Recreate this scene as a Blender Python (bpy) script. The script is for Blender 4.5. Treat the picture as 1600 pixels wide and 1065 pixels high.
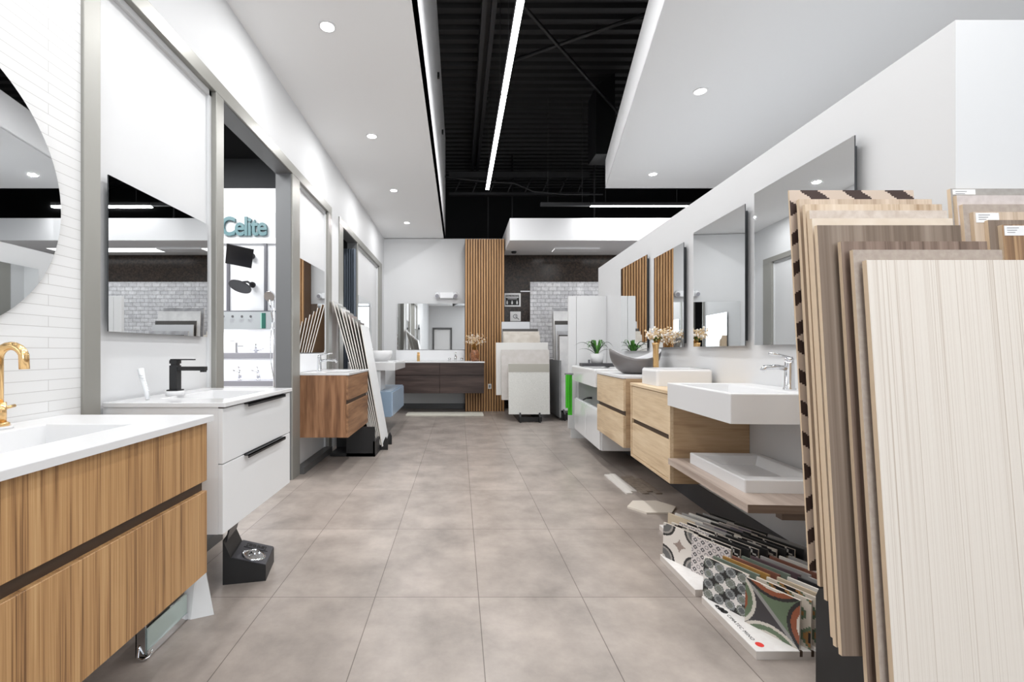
import bpy, bmesh, math, random
from mathutils import Vector, Matrix
random.seed(7)
R = math.radians
for o in list(bpy.data.objects): bpy.data.objects.remove(o)
SC = bpy.context.scene
COL = SC.collection

# ------------------------------------------------------------------ camera
cam_d = bpy.data.cameras.new('camera'); cam = bpy.data.objects.new('camera', cam_d); COL.objects.link(cam)
cam_d.sensor_width = 36; cam_d.lens = 15.75
cam_d.shift_x = 83/1600; cam_d.shift_y = 15.5/1600
cam_d.clip_start = 0.02
cam.location = (0, 0, 1.1); cam.rotation_euler = (R(90), 0, 0)
SC.camera = cam
# ------------------------------------------------------------------ world, view
w = bpy.data.worlds.new('world'); SC.world = w; w.use_nodes = True
w.node_tree.nodes['Background'].inputs[0].default_value = (0.9, 0.95, 1, 1)
w.node_tree.nodes['Background'].inputs[1].default_value = 0.3
SC.view_settings.view_transform = 'Standard'; SC.view_settings.look = 'None'
SC.view_settings.gamma = 1; SC.view_settings.use_curve_mapping = False
SC.view_settings.exposure = -0.30
SC.cycles.max_bounces = 10; SC.cycles.diffuse_bounces = 6; SC.cycles.glossy_bounces = 6
SC.cycles.use_denoising = True
SC.cycles.sample_clamp_indirect = 6

def area(name, loc, rot, sx, sy, power, color=(1, 1, 1), shape='RECTANGLE', spread=None):
    d = bpy.data.lights.new(name, 'AREA'); d.shape = shape; d.size = sx
    if shape in ('RECTANGLE', 'ELLIPSE'): d.size_y = sy
    d.energy = power; d.color = color
    if spread: d.spread = spread
    o = bpy.data.objects.new(name, d); COL.objects.link(o); o.location = loc; o.rotation_euler = rot
    return o
# added frontal fill light, set inside an assumed shop front behind the camera
area('front_fill_light', (2.3, -4.35, 1.75), (R(90), 0, 0), 3.5, 2.9, 195, (0.90, 0.955, 1))
# added fill light for the right hand aisle, which has no window
area('aisle_fill_light', (6.9, 3.0, 1.9), (0, R(90), 0), 2.4, 5.5, 80, (0.90, 0.955, 1))

# ------------------------------------------------------------------ materials
def mat(name, color, rough=0.5, metal=0.0, spec=0.5, emit=None, estr=0.0, coat=0.0, trans=0.0, alpha=None):
    m = bpy.data.materials.new(name); m.use_nodes = True
    b = m.node_tree.nodes['Principled BSDF']
    b.inputs['Base Color'].default_value = (*color, 1); b.inputs['Roughness'].default_value = rough
    b.inputs['Metallic'].default_value = metal; b.inputs['Specular IOR Level'].default_value = spec
    b.inputs['Coat Weight'].default_value = coat; b.inputs['Transmission Weight'].default_value = trans
    if emit: b.inputs['Emission Color'].default_value = (*emit, 1); b.inputs['Emission Strength'].default_value = estr
    return m
def nt(m): return m.node_tree.nodes, m.node_tree.links, m.node_tree.nodes['Principled BSDF']
def ramp(N, stops):
    r = N.new('ShaderNodeValToRGB'); e = r.color_ramp.elements
    while len(e) < len(stops): e.new(0.5)
    for el, (p, c) in zip(e, stops): el.position = p; el.color = (*c, 1)
    return r
def speckled(name, c1, c2, scale=60, rough=0.5, lo=.35, hi=.65, spec=.5, bump=0.0, detail=4):
    m = mat(name, c1, rough, spec=spec); N, L, b = nt(m)
    t = N.new('ShaderNodeTexCoord'); n = N.new('ShaderNodeTexNoise'); n.inputs['Scale'].default_value = scale; n.inputs['Detail'].default_value = detail
    r = ramp(N, [(lo, c1), (hi, c2)])
    L.new(t.outputs['Object'], n.inputs['Vector']); L.new(n.outputs['Fac'], r.inputs[0]); L.new(r.outputs[0], b.inputs['Base Color'])
    if bump:
        bp = N.new('ShaderNodeBump'); bp.inputs['Strength'].default_value = bump; bp.inputs['Distance'].default_value = .002
        L.new(n.outputs['Fac'], bp.inputs['Height']); L.new(bp.outputs[0], b.inputs['Normal'])
    return m
def wood(name, stops, axis='Z', freq=28, stretch=0.035, rough=0.45, fine=0.35, spec=.4):
    """grain runs along axis"""
    m = mat(name, stops[0][1], rough, spec=spec); N, L, b = nt(m)
    t = N.new('ShaderNodeTexCoord')
    def layer(f, s, det, dist):
        mp = N.new('ShaderNodeMapping'); sc = [f, f, f]; sc['XYZ'.index(axis)] = f*s
        mp.inputs['Scale'].default_value = sc
        n = N.new('ShaderNodeTexNoise'); n.inputs['Scale'].default_value = 1; n.inputs['Detail'].default_value = det
        n.inputs['Distortion'].default_value = dist
        L.new(t.outputs['Object'], mp.inputs[0]); L.new(mp.outputs[0], n.inputs['Vector']); return n.outputs['Fac']
    a = layer(freq, stretch, 3, 0.4); f = layer(freq*7, stretch*.5, 2, 0)
    mx = N.new('ShaderNodeMath'); mx.operation = 'MULTIPLY_ADD'; mx.inputs[1].default_value = fine
    sb = N.new('ShaderNodeMath'); sb.operation = 'SUBTRACT'; sb.inputs[1].default_value = .5
    L.new(f, sb.inputs[0]); L.new(sb.outputs[0], mx.inputs[0]); L.new(a, mx.inputs[2])
    r = ramp(N, stops); L.new(mx.outputs[0], r.inputs[0]); L.new(r.outputs[0], b.inputs['Base Color'])
    return m
def bricks(name, axes, w_, h_, mortar, c1, c2, cm, rough=.4, offset=.5, loc=(0, 0), bump=.3, noise=None, squash=1, spec=.5, rotz=0):
    m = mat(name, c1, rough, spec=spec); N, L, b = nt(m)
    t = N.new('ShaderNodeTexCoord'); s = N.new('ShaderNodeSeparateXYZ'); c = N.new('ShaderNodeCombineXYZ')
    L.new(t.outputs['Object'], s.inputs[0])
    for k, ax in enumerate(axes):
        a = N.new('ShaderNodeMath'); a.operation = 'SUBTRACT'; a.inputs[1].default_value = loc[k]
        L.new(s.outputs['XYZ'.index(ax)], a.inputs[0]); L.new(a.outputs[0], c.inputs[k])
    br = N.new('ShaderNodeTexBrick'); br.offset = offset; br.squash = squash
    br.inputs['Scale'].default_value = 1; br.inputs['Brick Width'].default_value = w_; br.inputs['Row Height'].default_value = h_
    br.inputs['Mortar Size'].default_value = mortar; br.inputs['Mortar Smooth'].default_value = .1
    br.inputs['Color1'].default_value = (*c1, 1); br.inputs['Color2'].default_value = (*c2, 1); br.inputs['Mortar'].default_value = (*cm, 1)
    L.new(c.outputs[0], br.inputs['Vector'])
    out = br.outputs['Color']
    if noise:
        n = N.new('ShaderNodeTexNoise'); n.inputs['Scale'].default_value = noise[0]; n.inputs['Detail'].default_value = 6; n.inputs['Roughness'].default_value = .65
        L.new(t.outputs['Object'], n.inputs['Vector'])
        r = ramp(N, [(.3, (noise[1],)*3), (.7, (noise[2],)*3)])
        L.new(n.outputs['Fac'], r.inputs[0])
        mx = N.new('ShaderNodeMix'); mx.data_type = 'RGBA'; mx.blend_type = 'MULTIPLY'; mx.inputs[0].default_value = 1
        L.new(out, mx.inputs[6]); L.new(r.outputs[0], mx.inputs[7]); out = mx.outputs[2]
    L.new(out, b.inputs['Base Color'])
    if bump:
        bp = N.new('ShaderNodeBump'); bp.inputs['Strength'].default_value = bump; bp.inputs['Distance'].default_value = .004; bp.invert = True
        L.new(br.outputs['Fac'], bp.inputs['Height']); L.new(bp.outputs[0], b.inputs['Normal'])
    return m
def attr_mat(name, rough=.35):
    m = mat(name, (.5, .5, .5), rough); N, L, b = nt(m)
    a = N.new('ShaderNodeAttribute'); a.attribute_name = 'pattern'; L.new(a.outputs['Color'], b.inputs['Base Color']); return m

WALL = mat('wall_paint', (.655, .66, .668), .6)
PANEL = mat('panel_white', (.72, .725, .73), .4)
CEIL = mat('ceiling_paint', (.74, .75, .76), .8)
FASCIA = mat('fascia_paint', (.78, .78, .79), .7)
BLACKC = mat('black_ceiling_paint', (.012, .012, .013), .7)
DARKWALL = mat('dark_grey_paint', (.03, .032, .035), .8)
DECK = mat('black_deck_paint', (.02, .02, .021), .55)
STEEL = mat('dark_steel', (.035, .035, .037), .5)
TRIM = mat('metallic_grey_trim', (.31, .305, .28), .38, .35)
TRIMD = mat('grey_jamb', (.17, .175, .18), .5, .1)
WHITE = mat('gloss_white_lacquer', (.76, .77, .78), .16)
CER = mat('white_ceramic', (.73, .73, .735), .12)
MATTECER = mat('matte_white_resin', (.70, .70, .705), .35)
MIRROR = mat('mirror_silver', (.86, .875, .88), .012, 1.0)
EDGE = mat('mirror_edge', (.05, .055, .06), .3)
BLACK = mat('matte_black', (.012, .012, .013), .45)
BLACKM = mat('black_metal', (.03, .03, .033), .35, .5)
CHROME = mat('chrome', (.75, .76, .78), .08, 1)
GOLD = mat('brushed_gold', (.83, .55, .26), .22, 1)
COPPER = speckled('copper_mosaic', (.42, .17, .07), (.10, .04, .02), 60, .3)
DARKR = mat('drawer_recess', (.07, .045, .03), .5, .3)
TEAK = wood('teak_veneer', [(.22, (.17, .085, .035)), (.40, (.36, .195, .082)), (.56, (.46, .265, .115)), (.80, (.54, .335, .16))], 'Z', 44, .02, fine=.9)
WALNUT = wood('walnut_veneer', [(.25, (.11, .05, .025)), (.45, (.22, .105, .05)), (.6, (.32, .165, .085)), (.8, (.40, .22, .12))], 'Z', 22, .08)
WALNUTH = wood('walnut_front', [(.25, (.13, .06, .03)), (.5, (.27, .14, .07)), (.8, (.42, .24, .13))], 'Y', 22, .08)
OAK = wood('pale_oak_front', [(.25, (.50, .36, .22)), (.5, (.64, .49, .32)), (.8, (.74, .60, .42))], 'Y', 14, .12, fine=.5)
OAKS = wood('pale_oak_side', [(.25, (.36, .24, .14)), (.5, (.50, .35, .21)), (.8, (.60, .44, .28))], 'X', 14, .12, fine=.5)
WENGE = wood('wenge_veneer', [(.25, (.028, .017, .014)), (.5, (.055, .035, .03)), (.8, (.10, .068, .058))], 'X', 20, .08)
SLATW = wood('slat_teak', [(.2, (.28, .14, .055)), (.5, (.46, .25, .105)), (.8, (.60, .36, .18))], 'Z', 40, .03)
SLATB = mat('slat_backing', (.10, .05, .022), .7)
SHELFW = wood('greyed_wood_shelf', [(.25, (.30, .23, .19)), (.5, (.42, .34, .29)), (.8, (.52, .44, .38))], 'Y', 16, .06)
SHELFD = wood('shelf_end_grain', [(.25, (.11, .075, .055)), (.5, (.17, .12, .09)), (.8, (.24, .18, .14))], 'X', 16, .06)
LINER = mat('under_shelf_shadow_gap', (.03, .03, .032), .6)
FLOOR = bricks('floor_tiles', 'XY', .4627, .765, .0018, (.305, .264, .236), (.35, .305, .273), (.13, .105, .092), .33, 0, (.0883-.4627*12, 2.003-.765*9), .25, (3.2, .68, 1.22), spec=.45)
STRIP = bricks('white_strip_tile', 'YZ', .62, .037, .0010, (.72, .72, .72), (.69, .69, .685), (.48, .47, .46), .5, .37, (-5.03, 0), .5)
MOSAIC = bricks('glossy_white_brick', 'XZ', .15, .075, .004, (.86, .86, .88), (.70, .70, .73), (.42, .42, .44), .1, .5, (0, 0), 1.0, (18, .75, 1.15))
STONE = speckled('dark_brown_stone', (.012, .009, .007), (.055, .036, .026), 34, .22, .35, .72, spec=.25, detail=8)
SKIRT = mat('dark_skirting', (.10, .10, .10), .4, .2)
GLOW = mat('lamp_glow', (1, 1, 1), .5, emit=(1, 1, 1), estr=14)
STRIPGLOW = mat('led_strip_glow', (1, 1, 1), .5, emit=(.97, .985, 1), estr=14)
TEAL = mat('teal_letter', (.09, .19, .21), .4)
GREENP = mat('green_label', (.02, .13, .10), .5)
INFO = mat('grey_info_board', (.44, .47, .49), .5)
DISP = mat('white_display', (.85, .86, .88), .4)
SHELFG = mat('grey_shelf', (.36, .36, .40), .5)
BLUE = mat('pale_blue_lacquer', (.27, .36, .47), .3)
BLUED = mat('pale_blue_door', (.38, .48, .60), .25)
GREY = mat('grey_ceramic', (.16, .15, .15), .3)
GREYIN = mat('pale_grey_inside', (.62, .62, .64), .15)
GREYP = mat('grey_panel', (.20, .205, .21), .4)
TOWEL = speckled('green_towel', (.10, .62, .04), (.06, .48, .02), 260, .95, bump=.5)
LEAF = mat('leaf_green', (.06, .20, .025), .45)
LEAFD = mat('dark_leaf', (.03, .065, .03), .45)
BLOOM = mat('cream_bloom', (.72, .55, .33), .7)
BLOOMW = mat('white_bloom', (.9, .86, .8), .7)
GOLDLEAF = mat('dry_gold_leaf', (.55, .30, .08), .6)
TRAY = mat('slate_tray', (.055, .055, .06), .5)
MDF = mat('board_edge', (.66, .52, .37), .7)
MDFB = mat('board_back', (.35, .20, .10), .7)
PALEEDGE = mat('pale_board_edge', (.80, .76, .70), .6)
GLASSG = mat('pale_green_glass', (.42, .50, .47), .12)
CREAMT = mat('cream_tile', (.72, .66, .58), .5)
PLY = speckled('white_melamine', (.80, .77, .75), (.84, .82, .80), 40, .35)
PLYE = mat('white_base_edge', (.62, .57, .53), .6)
RED = mat('red_dot', (.75, .05, .04), .5)
INK = mat('black_ink', (.01, .01, .01), .6)
WINK = mat('white_ink', (.8, .8, .8), .6)
GREYD = mat('mid_grey_ink', (.12, .12, .13), .6)
CURTAIN = mat('grey_blue_curtain', (.10, .12, .15), .7)
PATT = attr_mat('printed_pattern', .35)
PATTM = attr_mat('printed_board_pattern', .6)
CLEAR = mat('clear_acrylic', (.92, .95, .95), .05, trans=.85)
WINGLASS = mat('window_glass', (.95, .98, 1), .02, trans=1)
DOORM = mat('door_white', (.78, .78, .78), .4)

# ------------------------------------------------------------------ mesh helpers
def NB(): return bmesh.new()
def box(bm, x0, x1, y0, y1, z0, z1, mi=0, bev=0, seg=2):
    r = bmesh.ops.create_cube(bm, size=1)
    for v in r['verts']:
        v.co = Vector(((x0+x1)/2+v.co.x*abs(x1-x0), (y0+y1)/2+v.co.y*abs(y1-y0), (z0+z1)/2+v.co.z*abs(z1-z0)))
    fs = list({f for v in r['verts'] for f in v.link_faces})
    for f in fs: f.material_index = mi
    if bev:
        es = list({e for v in r['verts'] for e in v.link_edges})
        g = bmesh.ops.bevel(bm, geom=es, offset=bev, segments=seg, affect='EDGES', profile=.5)
        for f in g['faces']: f.material_index = mi
    return r
def quad(bm, pts, mi=0):
    f = bm.faces.new([bm.verts.new(p) for p in pts]); f.material_index = mi; return f
def prism(bm, poly, axis, a0, a1, mi=0):
    """poly of 2D points in the plane of the two other axes (in xyz order), extruded along axis a0..a1"""
    def P(p, a):
        q = list(p); q.insert('xyz'.index(axis), a); return q
    A = [bm.verts.new(P(p, a0)) for p in poly]; B = [bm.verts.new(P(p, a1)) for p in poly]
    fs = [bm.faces.new(A), bm.faces.new(B[::-1])]
    n = len(poly)
    for i in range(n): fs.append(bm.faces.new([A[i], B[i], B[(i+1) % n], A[(i+1) % n]]))
    for f in fs: f.material_index = mi
    return fs
def cyl(bm, p0, p1, r0, r1=None, seg=16, mi=0):
    p0 = Vector(p0); p1 = Vector(p1); r1 = r0 if r1 is None else r1
    d = p1-p0; q = d.to_track_quat('Z', 'Y').to_matrix().to_4x4()
    r = bmesh.ops.create_cone(bm, cap_ends=True, segments=seg, radius1=r0, radius2=r1, depth=d.length, matrix=Matrix.Translation((p0+p1)/2) @ q)
    for f in {f for v in r['verts'] for f in v.link_faces}: f.material_index = mi; f.smooth = len(f.verts) == 4
def tube(bm, pts, r, seg=10, mi=0, taper=None):
    pts = [Vector(p) for p in pts]; rings = []
    up = None
    for i, p in enumerate(pts):
        t = (pts[min(i+1, len(pts)-1)]-pts[max(i-1, 0)]).normalized()
        if up is None: up = t.orthogonal().normalized()
        up = (up-t*up.dot(t)).normalized(); s = t.cross(up)
        rr = r if taper is None else r*(1+(taper-1)*i/(len(pts)-1))
        rings.append([bm.verts.new(p+rr*(up*math.cos(2*math.pi*k/seg)+s*math.sin(2*math.pi*k/seg))) for k in range(seg)])
    for a, b in zip(rings, rings[1:]):
        for k in range(seg):
            f = bm.faces.new([a[k], a[(k+1) % seg], b[(k+1) % seg], b[k]]); f.smooth = True; f.material_index = mi
    for g in (rings[0][::-1], rings[-1]): f = bm.faces.new(g); f.material_index = mi
def lathe(bm, prof, c=(0, 0, 0), seg=28, mi=0, caps=True):
    rings = []
    for r, z in prof: rings.append([bm.verts.new((c[0]+r*math.cos(2*math.pi*k/seg), c[1]+r*math.sin(2*math.pi*k/seg), c[2]+z)) for k in range(seg)])
    for a, b in zip(rings, rings[1:]):
        for k in range(seg):
            f = bm.faces.new([a[k], a[(k+1) % seg], b[(k+1) % seg], b[k]]); f.smooth = True; f.material_index = mi
    if caps: bm.faces.new(rings[0][::-1]).material_index = mi; bm.faces.new(rings[-1]).material_index = mi
def tray(bm, x0, x1, y0, y1, z0, z1, hx0, hx1, hy0, hy1, depth, slope=.02, mi=0, mib=None):
    """slab with a rectangular sunk bowl"""
    mib = mi if mib is None else mib
    def ring(a, b, c, d, z): return [bm.verts.new(p) for p in ((a, c, z), (b, c, z), (b, d, z), (a, d, z))]
    O0 = ring(x0, x1, y0, y1, z0); O1 = ring(x0, x1, y0, y1, z1); H = ring(hx0, hx1, hy0, hy1, z1)
    s = slope; Bm = ring(hx0+s, hx1-s, hy0+s, hy1-s, z1-depth)
    under = []
    for a, b, m_ in ((O0, O1, mi), (O1, H, mi), (H, Bm, mib)):
        for k in range(4): bm.faces.new([a[k], a[(k+1) % 4], b[(k+1) % 4], b[k]]).material_index = m_
    bm.faces.new(Bm).material_index = mib
    if depth < z1-z0: bm.faces.new(O0[::-1]).material_index = mi
    es = [e for e in bm.edges if all(v in O1 or v in H for v in e.verts) and (all(v in O1 for v in e.verts) or all(v in H for v in e.verts))]
    es += [e for e in bm.edges if (e.verts[0] in O0 and e.verts[1] in O1) or (e.verts[1] in O0 and e.verts[0] in O1)]
    return es
def bevel_edges(bm, es, off, seg=3): bmesh.ops.bevel(bm, geom=es, offset=off, segments=seg, affect='EDGES', profile=.5)

def obj(name, bm, mats, parent=None, loc=None, rot=None, kind=None, smooth=False):
    bmesh.ops.recalc_face_normals(bm, faces=bm.faces[:])
    me = bpy.data.meshes.new(name); bm.to_mesh(me); bm.free()
    if not isinstance(mats, (list, tuple)): mats = [mats]
    for m in mats: me.materials.append(m)
    if smooth:
        for p in me.polygons: p.use_smooth = True
    o = bpy.data.objects.new(name, me); COL.objects.link(o)
    if parent: o.parent = parent
    if loc: o.location = loc
    if rot: o.rotation_euler = rot
    if kind: o['kind'] = kind
    return o
def tag(o, label, cat, group=None, kind=None):
    o['label'] = label; o['category'] = cat
    if group: o['group'] = group
    if kind: o['kind'] = kind
    return o
def thing(name, label, cat, loc=(0, 0, 0), rotz=0, group=None):
    o = bpy.data.objects.new(name, None); COL.objects.link(o); o.location = loc; o.rotation_euler = (0, 0, rotz)
    o.empty_display_size = .05
    return tag(o, label, cat, group)
def struct(name, bm, m, parent=None): return obj(name, bm, m, parent, kind=None if parent else 'structure')
def B(m, *boxes, name='part', parent=None, bev=0, mi=None):
    bm = NB()
    for b in boxes: box(bm, *b, bev=bev)
    return obj(name, bm, m, parent)
def dup(root, loc, rotz=None, label=None, group=None):
    r = root.copy(); COL.objects.link(r); r.location = loc
    if rotz is not None: r.rotation_euler = (0, 0, rotz)
    if label: r['label'] = label
    if group: r['group'] = group
    for ch in list(root.children):
        c = ch.copy(); COL.objects.link(c); c.parent = r
        for g in ch.children:
            d = g.copy(); COL.objects.link(d); d.parent = c
    return r
def text(name, s, size, m, parent, loc, rot, extrude=.002, offset=0, sx=1, space=1, align='CENTER'):
    c = bpy.data.curves.new(name, 'FONT'); c.body = s; c.size = size; c.extrude = extrude; c.offset = offset
    c.align_x = align; c.align_y = 'CENTER'; c.space_character = space; c.materials.append(m)
    tmp = bpy.data.objects.new(name+'_curve', c); COL.objects.link(tmp); bpy.context.view_layer.update()
    me = bpy.data.meshes.new_from_object(tmp.evaluated_get(bpy.context.evaluated_depsgraph_get())); bpy.data.objects.remove(tmp); bpy.data.curves.remove(c)
    o = bpy.data.objects.new(name, me); COL.objects.link(o); o.parent = parent; o.location = loc; o.rotation_euler = rot; o.scale = (sx, 1, 1)
    return o

WL = -1.43                     # face of the left wall
WA, WT = 1.53, .058            # right partition: x = WA + WT*y
PHI = math.atan(WT)
def wx(y): return WA+WT*y
YB = 8.55                      # back wall
CZ = 3.25                      # height of the white ceilings

# ================================================================== SETTING
bm = NB(); box(bm, -4.6, 7.2, -4.6, 11.6, -.1, 0); struct('floor', bm, FLOOR)
# left wall with its openings
bm = NB()
for y0, y1, z0, z1 in ((-4.5, 8.7, 2.70, CZ+.1), (5.005, 5.324, 0, 2.70), (8.27, 8.7, 0, 2.7), (-4.5, .0, 0, 2.7)):
    box(bm, WL-.14, WL, y0, y1, z0, z1)
for y0, y1 in ((1.775, 2.62), (4.0, 4.883), (6.296, 8.01)):      # recessed white panels with a stepped reveal
    box(bm, WL-.12, WL-.035, y0, y1, 0, 2.62)
    for a, b, c, d in ((y0, y0+.02, 0, 2.62), (y1-.02, y1, 0, 2.62), (y0, y1, 2.585, 2.62)): box(bm, WL-.036, WL-.018, a, b, c, d)
struct('wall_left', bm, WALL)
bm = NB(); box(bm, WL-.14, WL, 0, 1.694, 0, 2.7); struct('wall_left_front', bm, STRIP)
def frame(n, y0, y1, posts):
    bm = NB(); box(bm, WL-.13, WL+.012, y0, y1, 2.615, 2.70, bev=.003)
    for a, b in posts: box(bm, WL-.13, WL+.012, a, b, 0, 2.615, bev=.003)
    struct('trim_%d' % n, bm, TRIM)
frame(1, 1.694, 5.005, [(1.694, 1.775), (2.62, 2.705), (3.82, 4.0), (4.883, 5.005)])
frame(2, 5.324, 8.27, [(5.324, 5.5), (6.27, 6.31), (8.01, 8.27)])
bm = NB()
box(bm, WL-.131, WL-.001, 3.816, 3.8205, .0, 2.614); box(bm, WL-.131, WL-.001, 2.704, 3.8205, 2.611, 2.6155); box(bm, WL-.131, WL-.001, 5.499, 6.27, 2.611, 2.6155); box(bm, WL-.131, WL-.001, 6.267, 6.2705, 0, 2.614)
struct('trim_3', bm, TRIMD)
bm = NB()
for y0, y1 in ((1.775, 2.62), (4.0, 4.883), (6.3, 8.01)): box(bm, WL-.03, WL+.05, y0, y1, 0, .06)
struct('baseboard_left', bm, SKIRT)
# room with the shower display behind the first opening
bm = NB()
box(bm, -4.5, -1.56, 4.62, 4.7, 0, 2.776, 0)
box(bm, -4.5, -4.4, .6, 4.7, 0, 2.776, 0); box(bm, -4.5, -1.57, .5, .6, 0, 2.776, 0)
struct('wall_display_room', bm, DISP)
bm = NB(); box(bm, -4.5, -1.56, 4.62, 4.72, 2.776, 3.08); struct('wall_display_room_upper', bm, DARKWALL)
bm = NB(); box(bm, -4.6, -1.57, .5, 4.74, 3.5, 3.55); box(bm, -4.5, -1.57, 4.70, 4.74, 3.0, 3.5); box(bm, -4.55, -4.5, .5, 4.7, 2.7, 3.5); box(bm, -4.5, -1.56, .45, .5, 2.7, 3.5); struct('ceiling_display_room', bm, BLACKC)
# dark store room behind the second opening
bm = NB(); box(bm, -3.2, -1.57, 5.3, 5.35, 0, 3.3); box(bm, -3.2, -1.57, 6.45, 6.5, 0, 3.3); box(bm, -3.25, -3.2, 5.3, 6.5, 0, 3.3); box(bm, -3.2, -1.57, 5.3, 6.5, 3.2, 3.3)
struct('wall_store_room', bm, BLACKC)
# back walls
bm = NB(); box(bm, WL-.14, .86, YB, YB+.1, 0, 3.24); struct('wall_back', bm, WALL)
bm = NB(); box(bm, .86, 7.1, 8.6, 8.7, 0, 2.96); struct('wall_back_stone', bm, STONE)
bm = NB(); box(bm, 1.365, 7.05, 8.575, 8.601, 0, 2.42); struct('wall_back_mosaic', bm, MOSAIC)
bm = NB(); box(bm, WL, .12, YB-.015, YB, 0, .1); struct('baseboard_back', bm, SKIRT)
bm = NB(); box(bm, -4.6, 7.2, 11.4, 11.5, 0, 5.4); struct('wall_far_black', bm, BLACKC)
# soffit box over the stone wall
bm = NB(); box(bm, .85, 7.1, 7.46, 8.75, 2.94, 3.31); struct('ceiling_bulkhead', bm, FASCIA)
# white ceilings
bm = NB(); box(bm, WL-.14, -.26, -4.5, YB+.1, CZ, CZ+.05, 0); box(bm, -.29, -.26, -4.5, YB+.1, CZ, 5.2, 1)
struct('ceiling_left', bm, [mat('ceiling_paint_added_light', (.88, .885, .89), .8), FASCIA])  # paler copy of the ceiling paint makes up for light lacking on this side
def sx_(y): return 1.938-.212*(5.925-y)
bm = NB(); prism(bm, [(sx_(-4.5), -4.5), (7.1, -4.5), (7.1, 5.925), (1.938, 5.925)], 'z', CZ, CZ+.02, 0)
prism(bm, [(sx_(-4.5), -4.5), (sx_(-4.5)+.02, -4.5), (1.958, 5.925), (1.938, 5.925)], 'z', CZ+.001, CZ+.37, 1)
box(bm, 1.94, 7.1, 5.90, 5.925, CZ+.001, CZ+.37, 1)
struct('ceiling_right', bm, [CEIL, FASCIA])
# black corrugated roof deck
bm = NB(); prof = []
y = -4.6
while y < 11.5:
    prof += [(y, 5.25), (y+.045, 5.25), (y+.06, 5.20), (y+.135, 5.20), (y+.15, 5.25)]; y += .18
top = [(p[0], 5.4) for p in prof[::-1]]
prism(bm, [(a, b) for a, b in prof+[(prof[-1][0], 5.4), (prof[0][0], 5.4)]], 'x', -4.6, 7.2)
struct('ceiling_deck', bm, DECK)
bm = NB(); box(bm, -4.6, -4.5, -4.6, 11.5, 3.3, 5.3); box(bm, 7.15, 7.25, -4.6, 11.5, 3.3, 5.3); box(bm, -4.6, 7.2, -4.6, -4.5, 3.3, 5.3)
struct('wall_upper_black', bm, BLACKC)
# right partition (free standing, lower than the ceiling)
bm = NB()
def topz(y): return 2.175+.0085*(y-1.45)*1.0
V = [(wx(1.456), 1.456), (wx(6.04), 6.04), (wx(6.04)+.15, 6.04), (wx(1.456)+1.6, 5.2), (wx(1.456)+1.6, 1.456)]
lo = [bm.verts.new((x, y, 0)) for x, y in V]; hi = [bm.verts.new((x, y, topz(y))) for x, y in V]
bm.faces.new(lo); bm.faces.new(hi[::-1])
for i in range(5): bm.faces.new([lo[i], hi[i], hi[(i+1) % 5], lo[(i+1) % 5]])
struct('wall_right', bm, WALL)
# far right aisle wall and rear wall with assumed shop front
bm = NB(); box(bm, 7.1, 7.2, -4.6, 11.5, 0, 3.3); struct('wall_aisle', bm, WALL)
bm = NB(); box(bm, WL-.14, -1.25, -4.6, -4.5, 0, 3.3); box(bm, -1.25, -.35, -4.6, -4.5, 2.2, 3.3); box(bm, -.35, .55, -4.6, -4.5, 0, 3.3)
box(bm, .55, 4.1, -4.6, -4.5, 3.15, 3.3); box(bm, .55, 4.1, -4.6, -4.5, 0, .12); box(bm, 4.1, 7.2, -4.6, -4.5, 0, 3.3)
struct('wall_rear', bm, WALL)
for i, (a, b) in enumerate(((.55, 1.73), (1.73, 2.92), (2.92, 4.1))):  # unseen windows put in to account for the frontal fill light
    bm = NB()
    for q in ((a, b, .12, .18), (a, b, 3.09, 3.15), (a, a+.05, .18, 3.09), (b-.05, b, .18, 3.09)): box(bm, q[0], q[1], -4.56, -4.5, q[2], q[3])
    f = struct('window_%d' % (i+1), bm, TRIMD)
    bm = NB(); box(bm, a+.05, b-.05, -4.54, -4.53, .18, 3.09); g = obj('glass', bm, WINGLASS, f)
bm = NB(); box(bm, -1.2, -.4, -4.56, -4.53, .0, 2.13); d = struct('door_1', bm, DOORM)
bm = NB(); box(bm, -1.27, -1.19, -4.58, -4.47, 0, 2.22); box(bm, -.41, -.33, -4.58, -4.47, 0, 2.22); box(bm, -1.19, -.41, -4.58, -4.47, 2.13, 2.22); obj('door_frame', bm, SKIRT, d)
bm = NB(); cyl(bm, (-.48, -4.53, 1.02), (-.48, -4.47, 1.02), .012); cyl(bm, (-.48, -4.475, 1.02), (-.60, -4.475, 1.02), .009); obj('door_handle', bm, CHROME, d)
def onwall(y, d): return (wx(y)-d, y)
bm = NB(); prism(bm, [onwall(1.47, .001), onwall(6.03, .001), onwall(6.03, .012), onwall(1.47, .012)], 'z', 0, .145); struct('baseboard_right', bm, mat('charcoal_skirting', (.055, .055, .06), .5))

# ================================================================== CEILING SERVICES
def downlight(x, y, label, power=13):
    t = thing('downlight', label, 'ceiling light', (x, y, CZ-.001), 0, 'round recessed downlights')
    bm = NB(); lathe(bm, [(.058, -.004), (.058, .0), (.045, .0), (.045, -.004), (.058, -.004)], seg=28, caps=False); obj('trim_ring', bm, FASCIA, t)
    bm = NB(); cyl(bm, (0, 0, -.003), (0, 0, -.0005), .045, seg=28); obj('lens', bm, GLOW, t)
    area('downlight_lamp', (x, y, CZ-.012), (0, 0, 0), .08, .08, power, (1, 1, 1), 'DISK')
LL = {-2: 'left row, far behind the viewer', -1: 'left row, just behind the viewer', 0: 'left row, over the white vanity', 1: 'left row, second from the front', 2: 'left row, third from the front', 3: 'left row, nearest the back wall'}
for i in range(-2, 4): downlight(-.872, 2.97+1.515*i, 'round recessed downlight in the white ceiling, '+LL[i])
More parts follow.
